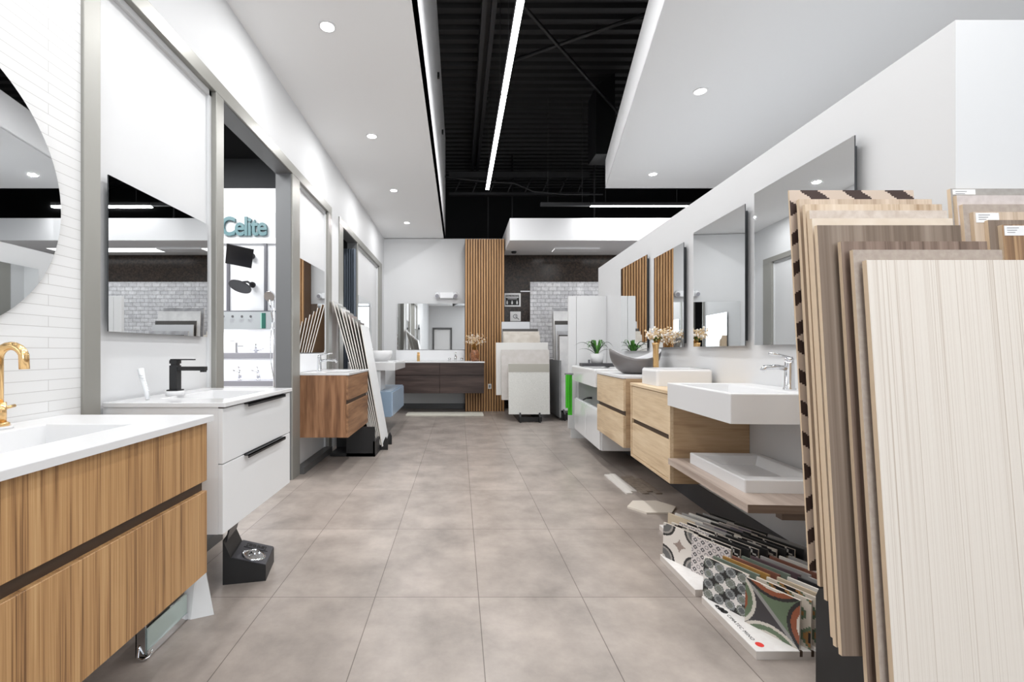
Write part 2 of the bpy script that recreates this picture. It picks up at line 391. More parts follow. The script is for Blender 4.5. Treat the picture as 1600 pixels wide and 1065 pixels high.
LR = {2: 'nearest the far front edge', 1: 'second from the far edge', 0: 'over the foreground boards', -1: 'just behind the viewer', -2: 'well behind the viewer', -3: 'farthest behind the viewer'}
for i in range(-3, 3): downlight(2.0+.36*(i-1), 3.71+1.74*(i-1), 'round recessed downlight in the right slanted ceiling, '+LR[i], 6 if i == 0 else 13)
downlight(1.36, .86, 'round recessed downlight in the right slanted ceiling, above the leaning wood boards', 15)
for i, (x, y) in enumerate(((4.2, 4.4), (4.2, 1.6), (5.6, 3.0))):  # out of view, added to light the aisle
    downlight(x, y, 'added unseen downlight lighting the aisle behind the partition, ' + ['far', 'near', 'outer'][i])
area('bulkhead_lamp', (3.0, 8.1, 2.92), (0, 0, 0), 3.0, .3, 12)
area('display_room_lamp', (-2.6, 3.3, 3.05), (0, 0, 0), 1.2, 1.2, 95)
area('shelf_fill_light', (-2.4, 4.50, 1.305), (0, 0, 0), 1.1, .04, 4)  # both shelf lights are added to brighten the niches, no fitting built
area('shelf_fill_light', (-2.4, 4.50, 1.025), (0, 0, 0), 1.1, .04, 3.5)
area('store_room_lamp', (-2.2, 5.9, 3.1), (0, 0, 0), .3, .3, 1)
# linear LED pendants
def led(name, p0, p1, label, lit=True, lampw=42):
    p0 = Vector(p0); p1 = Vector(p1); d = p1-p0; L_ = d.length
    t = thing(name, label, 'ceiling light', p0, math.atan2(d.y, d.x)-math.pi/2, 'long linear led lights under the black ceiling')
    bm = NB(); box(bm, -.032, .032, 0, L_, .0, .05); obj('housing', bm, STEEL, t)
    if lit:
        bm = NB(); box(bm, -.027, .027, .005, L_-.005, -.008, .002); obj('diffuser', bm, STRIPGLOW, t)
        m = (p0+p1)/2; area('led_lamp', (m.x, m.y, p0.z-.02), (0, 0, math.atan2(d.y, d.x)-math.pi/2), .05, L_, lampw)
    for k in (.15, .85):
        bm = NB(); cyl(bm, (0, L_*k, .05), (0, L_*k, 5.2-p0.z), .003, seg=6); obj('suspension_wire', bm, STEEL, t)
led('linear_light', (.458, 4.56, 3.7), (.458, 7.22, 3.7), 'far lit segment of the long led line running down the black ceiling')
led('linear_light', (.458, 1.88, 3.7), (.458, 4.54, 3.7), 'near lit segment of the long led line, cut by the top of the frame')
led('linear_light', (.458, -.80, 3.7), (.458, 1.86, 3.7), 'segment of the long led line just behind the viewer', True, 20)
led('linear_light', (2.14, 7.3, 3.46), (3.80, 7.3, 3.46), 'lit crosswise led light above the bulkhead beside the partition top')
led('linear_light', (1.33, 7.3, 3.46), (2.13, 7.3, 3.46), 'unlit dark crosswise light rail left of the lit crosswise one', False)
# roof steel
bm = NB()
for x in (.26, .37): box(bm, x, x+.055, -4.4, 9.6, 4.95, 5.19)
box(bm, .315, .37, -4.4, 9.6, 5.05, 5.07)
tag(obj('roof_beam', bm, STEEL), 'pair of dark steel channels running down the black ceiling beside the led line', 'beam')
bm = NB(); box(bm, -.2, 2.6, 8.9, 9.0, 4.55, 4.66); box(bm, -.2, 2.6, 8.9, 9.0, 4.2, 4.25)
for k in range(8): cyl(bm, (-.1+k*.35, 8.95, 4.22), (.07+k*.35, 8.95, 4.6), .015, seg=6)
tag(obj('roof_joist', bm, STEEL), 'dark open web joist crossing the far end of the black ceiling', 'beam')
for p0, p1, nm in (((.6, 5.6, 4.7), (2.9, 4.6, 4.9), 'rising to the right'), ((.6, 4.7, 4.8), (2.6, 6.9, 4.6), 'falling to the right')):
    bm = NB(); cyl(bm, p0, p1, .022, seg=8); tag(obj('roof_brace', bm, BLACK), 'thin black diagonal brace under the roof deck %s' % nm, 'brace')
bm = NB(); tube(bm, [(-.25, 8.1, 4.25), (.1, 8.1, 4.2), (.6, 8.1, 4.15), (1.0, 8.1, 4.13), (1.35, 8.1, 3.98), (1.9, 8.1, 3.93), (2.6, 8.1, 3.93)], .014, 6)
tag(obj('ceiling_conduit', bm, STEEL), 'sagging grey conduit crossing the black ceiling near its far end', 'pipe')
for x, y, lab in ((.62, 9.5, 'left of the bulkhead corner'), (1.12, 9.4, 'above the bulkhead corner'), (2.6, 8.6, 'near the slanted ceiling edge')):
    bm = NB(); cyl(bm, (x, y, 3.2), (x+.0, y, 5.2), .018, seg=6); tag(obj('hanger_rod', bm, STEEL), 'thin vertical rod in the dark ceiling %s' % lab, 'rod')
bm = NB(); prism(bm, [(2.02, 5.0), (2.3, 5.2), (2.3, 4.0), (2.02, 4.0)], 'y', 6.6, 7.0)
tag(obj('roof_duct', bm, BLACK), 'black duct piece high behind the slanted ceiling corner', 'duct')
for i, y in enumerate((2.6, 4.0, 5.4, 6.8)):
    bm = NB(); box(bm, -.262, -.235, y, y+.04, 4.4, 4.46); tag(obj('fascia_bracket', bm, BLACK), 'small black bracket on the upright edge of the left ceiling, %s from the front' % ['first', 'second', 'third', 'last'][i], 'bracket', 'fascia brackets')
bm = NB(); box(bm, 1.7, 2.5, 7.95, 8.2, 2.905, 2.94, bev=.005)
t = tag(obj('ceiling_vent', bm, FASCIA), 'flat white air grille under the bulkhead in front of the dark stone', 'vent')
bm = NB(); lathe(bm, [(.04, -.03), (.05, -.01), (.05, 0)], (1.02, 8.3, 2.94)); tag(obj('smoke_detector', bm, BLACK), 'small dark round sensor under the bulkhead near the slat wall', 'sensor')

# ================================================================== GENERIC FURNITURE
def wall_mirror(label, side, y0, y1, z0, z1, off=.012, yaw=0, group='rectangular wall mirrors'):
    if side == 'L':
        t = thing('wall_mirror', label, 'mirror', (WL-.03, (y0+y1)/2, 0), yaw, group)
    elif side == 'R':
        t = thing('wall_mirror', label, 'mirror', (wx((y0+y1)/2), (y0+y1)/2, 0), math.pi-PHI+yaw, group)
    else:
        t = thing('wall_mirror', label, 'mirror', ((y0+y1)/2, YB, 0), -math.pi/2, group)
    h = (y1-y0)/2
    bm = NB(); box(bm, 0.002, off, -h+.03, h-.03, z0+.03, z1-.03); obj('back_frame', bm, EDGE, t)
    bm = NB(); box(bm, off, off+.005, -h, h, z0, z1, 1)
    for f in bm.faces:
        if f.calc_center_median().x > off+.0049: f.material_index = 0
    obj('glass', bm, [MIRROR, EDGE], t)
    return t

def slab_with_bowl(D, W, z0, z1, mat_, t, bowl, depth=.012, name='countertop', over=.01):
    bm = NB(); es = tray(bm, 0.002, D+over, -over*.5, W+over*.5, z0, z1, bowl[0], bowl[1], bowl[2], bowl[3], depth)
    bevel_edges(bm, es, .003, 2)
    return obj(name, bm, mat_, t)

def vanity(label, loc, rotz, D, W, z0, z1, slab, front, side, parts='gap', group=None, gapz=None, slabm=CER, bowl=None, slabt=.018, depth=.09, over=.01):
    t = thing('vanity_cabinet', label, 'bathroom vanity', loc, rotz, group)
    mid = gapz if gapz else (z0+z1)/2+.02
    bm = NB(); f = .018
    if slab and depth > .05:
        box(bm, .002, D-.02, 0, W, z0, z1-depth-.005); box(bm, .002, D-.02, 0, .018, z1-depth-.005, z1); box(bm, .002, D-.02, W-.018, W, z1-depth-.005, z1); box(bm, .002, .02, .018, W-.018, z1-depth-.005, z1)
    else: box(bm, .002, D-.02, 0, W, z0, z1)
    obj('body', bm, side, t)
    if parts == 'gap':
        for a, b in ((z0, mid-.018), (mid+.018, z1-.004)):
            bm = NB(); box(bm, D-.02, D, 0, W, a, b, bev=.0015, seg=1); obj('drawer_front', bm, front, t)
        bm = NB(); box(bm, D-.0205, D-.017, .003, W-.003, mid-.0185, mid+.0185); o = obj('grip_channel', bm, DARKR, t)
    elif parts == 'frame':
        bm = NB(); box(bm, D-.02, D+.0, 0, .018, z0, z1); box(bm, D-.02, D, W-.018, W, z0, z1); box(bm, D-.02, D, .018, W-.018, z0, z0+.018); obj('front_frame', bm, front, t)
        for a, b in ((z0+.022, mid-.016), (mid+.016, z1-.004)):
            bm = NB(); box(bm, D-.02, D-.004, .021, W-.021, a, b, bev=.0015, seg=1); obj('drawer_front', bm, front, t)
        bm = NB(); box(bm, D-.0205, D-.017, .021, W-.021, mid-.0165, mid+.0165); obj('grip_channel', bm, DARKR, t)
    elif parts == 'handle':
        for a, b in ((z0, mid-.002), (mid+.002, z1-.006)):
            bm = NB(); box(bm, D-.02, D, 0, W, a, b, bev=.0015, seg=1); d = obj('drawer_front', bm, front, t)
            bm = NB(); y0, y1 = W*.25, W*.84
            box(bm, D-.01, D+.022, y0, y1, b-.004, b+.001); box(bm, D+.018, D+.022, y0, y1, b-.014, b+.001); o = obj('handle', bm, BLACKM, d); o['label'] = 'thin black edge pull'
    if slab:
        bm = NB(); box(bm, D-.03, D+.0006, .001, W-.001, z1-.005, z1-.0002); obj('painted_shade_strip', bm, DARKR, t)  # dark strip stands in for the shade under the countertop
        b = bowl if bowl else (.10, D-.06, W*.15, W*.85)
        # the bowl is sunk into the slab; depth is kept inside slab by a deep drop drawn into the body recess
        slab_with_bowl(D, W, z1, z1+slabt, slabm, t, b, depth if depth > .05 else min(depth, slabt-.004), over=over)
    return t

def square_faucet(label, loc, rotz, m, h=.15, reach=.145, w=.036, group=None):
    t = thing('faucet', label, 'faucet', loc, rotz, group)
    bm = NB(); box(bm, -.026, .026, -.026, .026, 0, .006, bev=.001); obj('base_plate', bm, m, t)
    bm = NB(); box(bm, -w/2, w/2, -w/2, w/2, .006, h-.03, bev=.0015); box(bm, -w*.38, w*.38, -w*.38, w*.38, h-.03, h-.022); obj('body', bm, m, t)
    bm = NB(); box(bm, w/2-.005, reach, -.014, .014, h-.055, h-.036, bev=.001); box(bm, reach-.022, reach-.002, -.01, .01, h-.062, h-.055); obj('spout', bm, m, t)
    bm = NB(); box(bm, -w/2, w/2, -w/2, w/2, h-.022, h-.006, bev=.001); box(bm, -w/2, reach*.62, -.012, .012, h-.006, h, bev=.001); obj('lever', bm, m, t)
    return t
def arc_faucet(label, loc, rotz, m, h=.26, reach=.15, r=.012, plate=.03):
    t = thing('faucet', label, 'faucet', loc, rotz)
    bm = NB(); lathe(bm, [(plate, 0), (plate, .008), (plate*.8, .012)]); obj('base_plate', bm, m, t)
    bm = NB(); pts = [(0, 0, .01), (0, 0, h-reach/2)]
    for k in range(1, 10): a = math.pi*k/10; pts.append((reach/2-math.cos(a)*reach/2, 0, h-reach/2+math.sin(a)*reach/2))
    pts.append((reach, 0, h-reach/2-.03)); tube(bm, pts, r, 12); obj('spout', bm, m, t)
    bm = NB(); cyl(bm, (0, 0, .01), (0, 0, .07), r*1.5); cyl(bm, (0, r, .05), (0, .05, .055), r*.4); obj('lever', bm, m, t)
    return t
def mixer(label, loc, rotz, m, h=.16, reach=.12, group=None):
    """rounded single lever basin mixer"""
    t = thing('faucet', label, 'faucet', loc, rotz, group)
    bm = NB(); lathe(bm, [(.027, 0), (.027, .006), (.022, .012), (.020, h*.75), (.018, h*.8)]); obj('body', bm, m, t)
    bm = NB(); tube(bm, [(0, 0, h*.58), (reach*.5, 0, h*.64), (reach*.9, 0, h*.62), (reach, 0, h*.52)], .012, 12); obj('spout', bm, m, t)
    bm = NB(); lathe(bm, [(.018, h*.8), (.019, h*.86), (.012, h*.92)]); tube(bm, [(0, 0, h*.9), (reach*.35, 0, h*.97), (reach*.75, 0, h*1.02)], .006, 8); obj('lever', bm, m, t)
    return t
def escutcheon(p, r, h, label):
    bm = NB(); lathe(bm, [(r, 0), (r, h*.8), (r*.9, h)], p); return tag(obj('ceramic_riser', bm, CER), label, 'base')

# ================================================================== LEFT SIDE
# round mirror
t = thing('round_mirror', 'large round frameless mirror on the white strip tiled wall, cut by the left edge', 'mirror', (WL, 1.141, 1.59))
bm = NB(); cyl(bm, (.001, 0, 0), (.012, 0, 0), .42, seg=64); obj('back_frame', bm, EDGE, t)
bm = NB(); cyl(bm, (.012, 0, 0), (.017, 0, 0), .45, seg=128)
for f in bm.faces: f.material_index = 0 if f.calc_center_median().x > .0169 else 1; f.smooth = False
obj('glass', bm, [MIRROR, EDGE], t)
wall_mirror('rectangular mirror above the white vanity reflecting the dark stone wall', 'L', 1.835, 2.556, 1.18, 1.822, .02)
wall_mirror('mirror above the walnut vanity reflecting slats and leaning boards', 'L', 4.03, 4.78, 1.085, 1.945, .015, R(-1.1))
wall_mirror('narrow looking mirror in the farthest framed panel of the left wall', 'L', 6.42, 7.41, 1.08, 1.9, .015)
# teak vanity
t = vanity('large teak vanity with vertical grain and white basin top at the left edge', (WL, -.05, 0), 0, .525, 1.66, .305, .848, True, TEAK, TEAK, 'gap', gapz=.618, slabt=.022, bowl=(.13, .40, .35, 1.46), over=.02, slabm=MATTECER)
arc_faucet('tall arched brushed gold faucet on the teak vanity basin top', (WL+.07, 1.322, .878), 0, GOLD, .237, .078, .0125, .026)
escutcheon((WL+.07, 1.322, .870), .034, .0085, 'low round white riser under the gold faucet')
# white vanity
t = vanity('glossy white vanity with two drawers and black edge pulls left of the aisle', (WL-.02, 1.823, 0), 0, .49, .72, .353, .872, True, WHITE, WHITE, 'handle', gapz=.638, bowl=(.13, .43, .16, .58), over=.012)
square_faucet('angular matte black faucet on the white vanity', (WL+.085, 2.125, .912), 0, BLACK, .15, .145)
escutcheon((WL+.085, 2.125, .89), .04, .022, 'round white riser under the black faucet')
bm = NB(); tube(bm, [(0, 0, 0), (-.01, 0, .05), (-.03, .01, .09), (-.045, .02, .13)], .008, 8, taper=1.6)
for k in range(7): cyl(bm, (-.012-.004*k, 0, .04+.011*k), (.006-.004*k, 0, .037+.011*k), .003, .002, 6)
tag(obj('display_brush', bm, mat('clear_white_plastic', (.82, .84, .86), .2), loc=(WL+.09, 1.93, .891)), 'small pale curved brush standing on the back of the white vanity top', 'brush')
# walnut vanity
t = vanity('walnut vanity with white basin top under the slat reflecting mirror', (WL, 4.012, 0), 0, .44, .86, .324, .882, True, WALNUTH, WALNUT, 'gap', gapz=.64, bowl=(.13, .38, .2, .66), over=.008, slabt=.022)
mixer('chrome faucet on the walnut vanity', (WL+.09, 4.30, .904), 0, CHROME, .17, .17)
bm = NB(); box(bm, WL-.028, WL-.005, 4.01, 4.86, .905, 1.075); tag(obj('backsplash', bm, DISP), 'low pale splashback standing on the walnut vanity top under its mirror', 'splashback')

# left rack with leaning boards
t = thing('board_rack', 'low black floor rack holding the white and grey leaning boards', 'display rack', (0, 0, 0))
for y in (4.98, 5.27):
    bm = NB(); prism(bm, [(-1.36, 0), (-.79, 0), (-.79, .10), (-.815, .145), (-.835, .10), (-.85, .045), (-.985, .165), (-1.1, .3), (-1.36, .3)], 'y', y, y+.02); obj('side_cheek', bm, BLACK, t)
bm = NB(); box(bm, -1.34, -.87, 4.66, 5.27, .005, .035); obj('floor_plate', bm, BLACK, t)
bm = NB(); box(bm, -1.17, -.875, 4.66, 4.68, 0.0, .31); box(bm, -.893, -.873, 4.66, 4.98, 0, .16); obj('front_plate', bm, BLACK, t)
n = 8; blab = ['farthest back and tallest of the leaning boards beside the walnut vanity', 'second tallest board', 'third board from the wall', 'fourth board from the wall', 'fifth board from the wall', 'third board from the front', 'board just behind the white front one', 'white foremost board']
fac = [mat('grey_board_face_%d' % i, c, .45) for i, c in enumerate(((.5, .5, .5), (.30, .31, .30), (.62, .62, .62), (.26, .25, .24), (.25, .2, .19), (.2, .2, .19), (.12, .10, .09), (.78, .79, .80)))]
for i in range(n):
    k = i/(n-1)
    xb, zb = -.985+.135*k, .170-.124*k; xt, zt = -1.395+.306*k, 1.650-.26*k
    y0, y1 = 4.94, 5.36
    if i < 7: y1 = 5.32
    bm = NB(); th = .010
    pts = [(xb, zb), (xb+th, zb), (xt+th, zt), (xt, zt)]
    fs = prism(bm, pts, 'y', y0, y1, 2)
    bmesh.ops.recalc_face_normals(bm, faces=bm.faces[:])
    for f in bm.faces:
        nn = f.normal
        if nn.x > .9: f.material_index = 0
        elif nn.x < -.9: f.material_index = 1
    lab = ('tall %s leaning in the left black rack, ' % ['pale grey board', 'dark grey board', 'light grey board', 'charcoal board', 'brown grey board', 'slate grey board', 'dark brown board', 'glossy white board'][i])+blab[i]
    tag(obj('sample_board', bm, [fac[i], MDFB, PALEEDGE]), ' '.join(lab.split()[:16]), 'sample board', 'boards leaning in the left rack')

# display room
t = thing('shower_display', 'white lit shower and faucet display wall seen through the left opening', 'display wall', (-1.9, 4.62, 0))
bm = NB(); box(bm, -1.4, .35, -.03, 0, 2.20, 2.257, bev=.004); obj('light_ledge', bm, DISP, t)
bm = NB(); box(bm, -1.4, .35, -.012, 0, 2.257, 2.52); obj('logo_panel', bm, mat('pale_logo_panel', (.62, .65, .67), .5), t)
for x in (-.47, -.085, -.9, .25):
    bm = NB(); box(bm, x-.012, x+.012, -.03, 0, 1.51, 2.20); obj('dark_post', bm, mat('post_grey', (.14, .14, .16), .5) if x == -.47 else bpy.data.materials['post_grey'], t)
bm = NB(); box(bm, -1.4, .35, -.035, 0, 1.497, 1.512); obj('dark_rail', bm, bpy.data.materials['post_grey'], t)
bm = NB(); box(bm, -1.4, .09, -.25, -.21, 1.312, 1.483); pn = obj('info_panel', bm, INFO, t)
for k, x in enumerate((-.397, -.307, -.216, -.13)):
    bm = NB(); cyl(bm, (x, -.2525, 1.436), (x, -.25, 1.436), .012, seg=20); o = obj('dark_dot', bm, GREYD, pn)
    bm = NB()
    for j in range(3): box(bm, x-.028, x+.022-.006*j, -.2515, -.2505, 1.405-j*.012, 1.408-j*.012)
    obj('caption_lines', bm, SHELFG, pn)
bm = NB(); box(bm, -.022, .016, -.254, -.25, 1.320, 1.470); obj('green_block', bm, GREENP, pn)
bm = NB(); box(bm, -.034, -.022, -.2535, -.25, 1.320, 1.470); obj('mint_strip', bm, mat('mint', (.35, .6, .52), .5), pn)
for z0, z1 in ((1.031, 1.081), (.757, .807)):
    bm = NB(); box(bm, -1.4, .09, -.25, 0, z0, z1); obj('display_shelf', bm, SHELFG, t)
bm = NB(); box(bm, .09, .105, -.26, 0, .0, 1.48); box(bm, -1.4, .09, -.25, -.0, 0, .757); obj('side_cheek', bm, DISP, t)
text('company_lettering', 'Celite', .262, TEAL, t, (-.300, -.03, 2.365), (R(90), 0, 0), .012, .006, .83, .9)
def shower_head(label, x, z, squareish):
    t = thing('rain_shower', label, 'shower head', (x, 4.59, z), 0, 'wall shower heads')
    bm = NB(); cyl(bm, (0, 0, 0), (0, -.02, 0), .03); obj('wall_flange', bm, BLACKM, t)
    bm = NB(); tube(bm, [(0, -.01, 0), (.0, -.12, .015), (-.01, -.19, 0), (-.015, -.22, -.03)], .011); obj('arm', bm, BLACKM, t)
    bm = NB()
    if squareish: box(bm, -.118, .118, -.118, .118, -.005, .005, bev=.001)
    else: cyl(bm, (0, 0, -.006), (0, 0, .006), .105, seg=40)
    o = obj('head', bm, BLACKM, t)
    o.location = (-.02, -.23, -.05); o.rotation_euler = (R(-40), R(8), R(25)) if squareish else (R(-28), R(8), 0)
    return t
shower_head('square black shower head tilted on the white display wall below the teal letters', -2.115, 2.07, True)
shower_head('round black shower head below the square one on the display wall', -2.11, 1.775, False)
t = thing('hand_shower', 'round chrome hand shower on a slim riser at the right end of the display', 'hand shower', (-1.785, 4.33, 0))
bm = NB(); cyl(bm, (0, 0, .75), (0, 0, 1.62), .006, seg=8); obj('riser', bm, CHROME, t)
bm = NB(); cyl(bm, (-.03, -.02, 1.63), (-.03, -.045, 1.62), .05, seg=28); cyl(bm, (-.03, -.03, 1.59), (-.01, -.01, 1.40), .012, .009); obj('handset', bm, CHROME, t)
bm = NB(); tube(bm, [(-.01, -.01, 1.40), (-.03, -.02, 1.2), (-.02, -.03, 1.0), (.01, -.02, .8)], .005, 6); obj('hose', bm, CHROME, t)
def small_mixer(label, x, z, kind):
    t = thing('faucet', label, 'faucet', (x, 4.46, z), 0, 'small chrome faucets on the display shelves')
    if kind == 0:
        bm = NB(); box(bm, -.012, .012, -.012, .012, 0, .10, bev=.003); obj('body', bm, CHROME, t)
        bm = NB(); box(bm, 0, .07, -.008, .008, .06, .07); obj('spout', bm, CHROME, t)
        bm = NB(); box(bm, -.07, .01, -.004, .004, .115, .12); obj('lever', bm, CHROME, t)
    elif kind == 1:
        bm = NB(); cyl(bm, (0, 0, 0), (0, 0, .13), .014, .007); obj('body', bm, CHROME, t)
        for s in (-1, 1):
            bm = NB(); tube(bm, [(s*.005, 0, .02), (s*.05, 0, .03), (s*.08, 0, .045)], .006, 8); obj('handle', bm, CHROME, t)
    else:
        bm = NB(); cyl(bm, (0, 0, .02), (0, 0, .075), .017); cyl(bm, (0, 0, 0), (0, 0, .012), .02); obj('body', bm, CHROME, t)
        for p in ((-.06, 0, .10), (-.01, 0, .13), (.0, 0, .10)):
            bm = NB(); cyl(bm, (0, 0, .075), p, .005); bmesh.ops.create_uvsphere(bm, u_segments=10, v_segments=6, radius=.012, matrix=Matrix.Translation(p)); obj('knob', bm, CHROME, t)
    return t
small_mixer('chrome lever faucet at the left of the upper display shelf', -2.21, 1.082, 0)
small_mixer('slim chrome faucet with two side handles on the upper display shelf', -2.02, 1.082, 1)
small_mixer('left chrome shower valve on the lower display shelf', -2.18, .808, 2)
small_mixer('right chrome shower valve on the lower display shelf', -1.995, .808, 2)
# striped curtain in the second opening
bm = NB(); pts = []
for k in range(41): pts.append((-1.70+.26*k/40, 6.225+.02*math.sin(k*1.3)))
prism(bm, pts+[(p[0], p[1]+.012) for p in pts[::-1]], 'z', .02, 2.52)
tag(obj('curtain', bm, CURTAIN), 'grey blue pleated curtain inside the dark second opening on the left', 'curtain')

# blue cabinet with basins
t = thing('hanging_cabinet', 'small pale blue glossy cabinet hung low beyond the left leaning boards', 'cabinet', (WL, 5.75, 0))
bm = NB(); box(bm, .02, .56, 0, 1.2, .25, .577, bev=.004); obj('body', bm, BLUE, t)
bm = NB(); box(bm, .56, .578, .02, 1.18, .262, .562, bev=.002); d = obj('door', bm, BLUED, t)
bm = NB(); box(bm, .0, .02, .2, .9, .2, .5); obj('wall_bracket', bm, GREYP, t)
t = thing('pedestal_basin', 'white wall hung basin with clear lower cover above the pale blue cabinet', 'basin', (WL, 5.75, 0))
bm = NB(); es = tray(bm, .002, .61, 0, 1.1, .85, .955, .12, .54, .2, .9, .07); bevel_edges(bm, es, .008); obj('basin', bm, CER, t)
bm = NB(); box(bm, .02, .42, .02, .40, .577, .85, bev=.01); obj('siphon_cover', bm, mat('pale_translucent_cover', (.70, .71, .72), .15), t)
bm = NB(); lathe(bm, [(.12, 0), (.16, .03), (.18, .09), (.185, .15), (.175, .15), (.13, .03), (.02, .015)], (WL+.33, 6.15, .956), 36)
tag(obj('vessel_basin', bm, CER), 'shallow white round vessel bowl on the far left white basin', 'basin')
mixer('chrome faucet behind the white round vessel bowl at the far left', (WL+.09, 6.5, .956), 0, CHROME, .17, .12)

# ================================================================== BACK WALL
wall_mirror('wide mirror on the back wall above the dark double vanity', 'B', -1.17, .112, 1.125, 2.0, .02)
t = thing('vanity_cabinet', 'wide dark wenge vanity with four drawers and white top on the back wall', 'bathroom vanity', (-1.11, YB, 0), 0)
bm = NB(); box(bm, 0, 1.55, -.75, -.41, .363, .895); box(bm, 0, 1.23, -.41, -.002, .363, .895); obj('body', bm, WENGE, t)
for x0, x1 in ((.002, .773), (.779, 1.548)):
    for z0, z1 in ((.365, .655), (.685, .892)):
        bm = NB(); box(bm, x0, x1, -.77, -.75, z0, z1, bev=.0015, seg=1); obj('drawer_front', bm, WENGE, t)
bm = NB(); es = tray(bm, -.02, 1.56, -.78, -.41, .895, .917, .2, 1.35, -.70, -.45, .012); bevel_edges(bm, es, .003, 2); box(bm, -.02, 1.23, -.41, -.002, .895, .917); obj('countertop', bm, CER, t)
bm = NB(); box(bm, -1.2, .11, YB-.022, YB-.001, .918, 1.115); tag(obj('backsplash', bm, DISP), 'white splashback strip under the wide back mirror', 'splashback')
t = square_faucet('small gold faucet on the dark double vanity', (-.72, 7.98, .917), -math.pi/2, GOLD, .16, .10, .05)
t = thing('faucet', 'three piece chrome faucet at the right of the dark double vanity', 'faucet', (-.06, 7.98, .917), -math.pi/2)
bm = NB(); lathe(bm, [(.024, 0), (.022, .06), (.02, .09)]); obj('body', bm, CHROME, t)
bm = NB(); tube(bm, [(0, 0, .08), (.02, 0, .14), (.08, 0, .15), (.12, 0, .11)], .012); obj('spout', bm, CHROME, t)
for s in (-1, 1):
    bm = NB(); lathe(bm, [(.022, 0), (.02, .03), (.028, .05), (.01, .06)], (0, s*.11, 0)); obj('handle', bm, CHROME, t)
bm = NB(); box(bm, -.90, .42, 7.58, 7.92, 0, .022, bev=.003); tag(obj('floor_plank', bm, mat('cream_plank', (.70, .68, .60), .5)), 'long cream plank lying on the floor under the dark double vanity', 'plank')
# emergency light
t = thing('emergency_light', 'white twin head emergency light on the back wall', 'emergency light', (-.235, YB, 2.145))
bm = NB(); box(bm, -.13, .13, -.07, -.001, -.05, .06, bev=.012); obj('body', bm, DISP, t)
for s in (-1, 1):
    bm = NB(); cyl(bm, (s*.165, -.02, .02), (s*.175, -.10, -.01), .055, .045, 20); o = obj('lamp_head', bm, DISP, t)
    bm = NB(); cyl(bm, (s*.175, -.10, -.01), (s*.176, -.104, -.0115), .038, seg=20); obj('lens', bm, SHELFG, o)
# timber slat wall: two fields
t = thing('slat_panel', 'tall teak slat panel on the back wall between mirror and stone', 'slat wall', (.115, 8.16, 0))
bm = NB(); box(bm, 0, .72, .03, .38, 0, 3.14); obj('backing', bm, SLATB, t)
n = 15
for k in range(n):
    x = k*(.72/n)
    bm = NB(); box(bm, x+.004, x+.034, -.005, .031, 0, 3.14, bev=.002, seg=1); obj('slat', bm, SLATW, t)
t = thing('wall_socket', 'small white wall socket on the slat panel right of the dark vanity', 'socket', (.56, 8.155, .455))
bm = NB(); box(bm, -.03, .03, -.008, 0, -.045, .045, bev=.003); obj('plate', bm, WHITE, t)
bm = NB(); box(bm, -.012, .012, -.010, -.007, -.025, .025); obj('insert', bm, GREYD, t)
# copper vase with dry flowers
def bouquet(t, z, spread, nst, h, gold=True, blob=(BLOOM, BLOOMW), seed=1, lean=(0, 0)):
    rnd = random.Random(seed)
    bs = NB(); bl = NB(); bf = NB(); bg = NB()
    for k in range(nst):
        a = rnd.uniform(0, 6.283); s = spread*rnd.uniform(.25, 1)
        tip = Vector((math.cos(a)*s+lean[0], math.sin(a)*s*.6+lean[1], z+h*rnd.uniform(.45, 1)))
        mid = Vector((tip.x*.35, tip.y*.35, z+(tip.z-z)*.6))
        tube(bs, [(0, 0, z-.03), mid, tip], .0016, 5)
        for j in range(9):
            p = mid.lerp(tip, rnd.uniform(.3, 1.05))+Vector((rnd.gauss(0, .014), rnd.gauss(0, .014), rnd.gauss(0, .014)))
            tgt = rnd.choice([bl, bf])
            bmesh.ops.create_icosphere(tgt, subdivisions=1, radius=rnd.uniform(.005, .010), matrix=Matrix.Translation(p))
        for j in range(4):
            p = Vector((0, 0, z)).lerp(mid, rnd.uniform(.3, 1)); d = Vector((rnd.uniform(-1, 1), rnd.uniform(-1, 1), rnd.uniform(0, 1))).normalized()*.03; s_ = d.cross(Vector((0, 0, 1))).normalized()*.007
            quad(bg, [p, p+d*.5+s_, p+d, p+d*.5-s_])
    obj('stems', bs, GOLDLEAF, t); obj('blossoms', bl, blob[0], t); obj('pale_blossoms', bf, blob[1], t); obj('dry_leaves', bg, GOLDLEAF if gold else LEAF, t)
t = thing('vase_with_flowers', 'copper mosaic vase of dry cream flowers on the dark double vanity', 'vase', (.28, 7.95, .917))
bm = NB(); lathe(bm, [(.05, 0), (.075, .03), (.085, .12), (.07, .17), (.06, .20), (.055, .20), (.06, .16)]); obj('vase', bm, COPPER, t)
bouquet(t, .2, .22, 40, .30, True, seed=3)
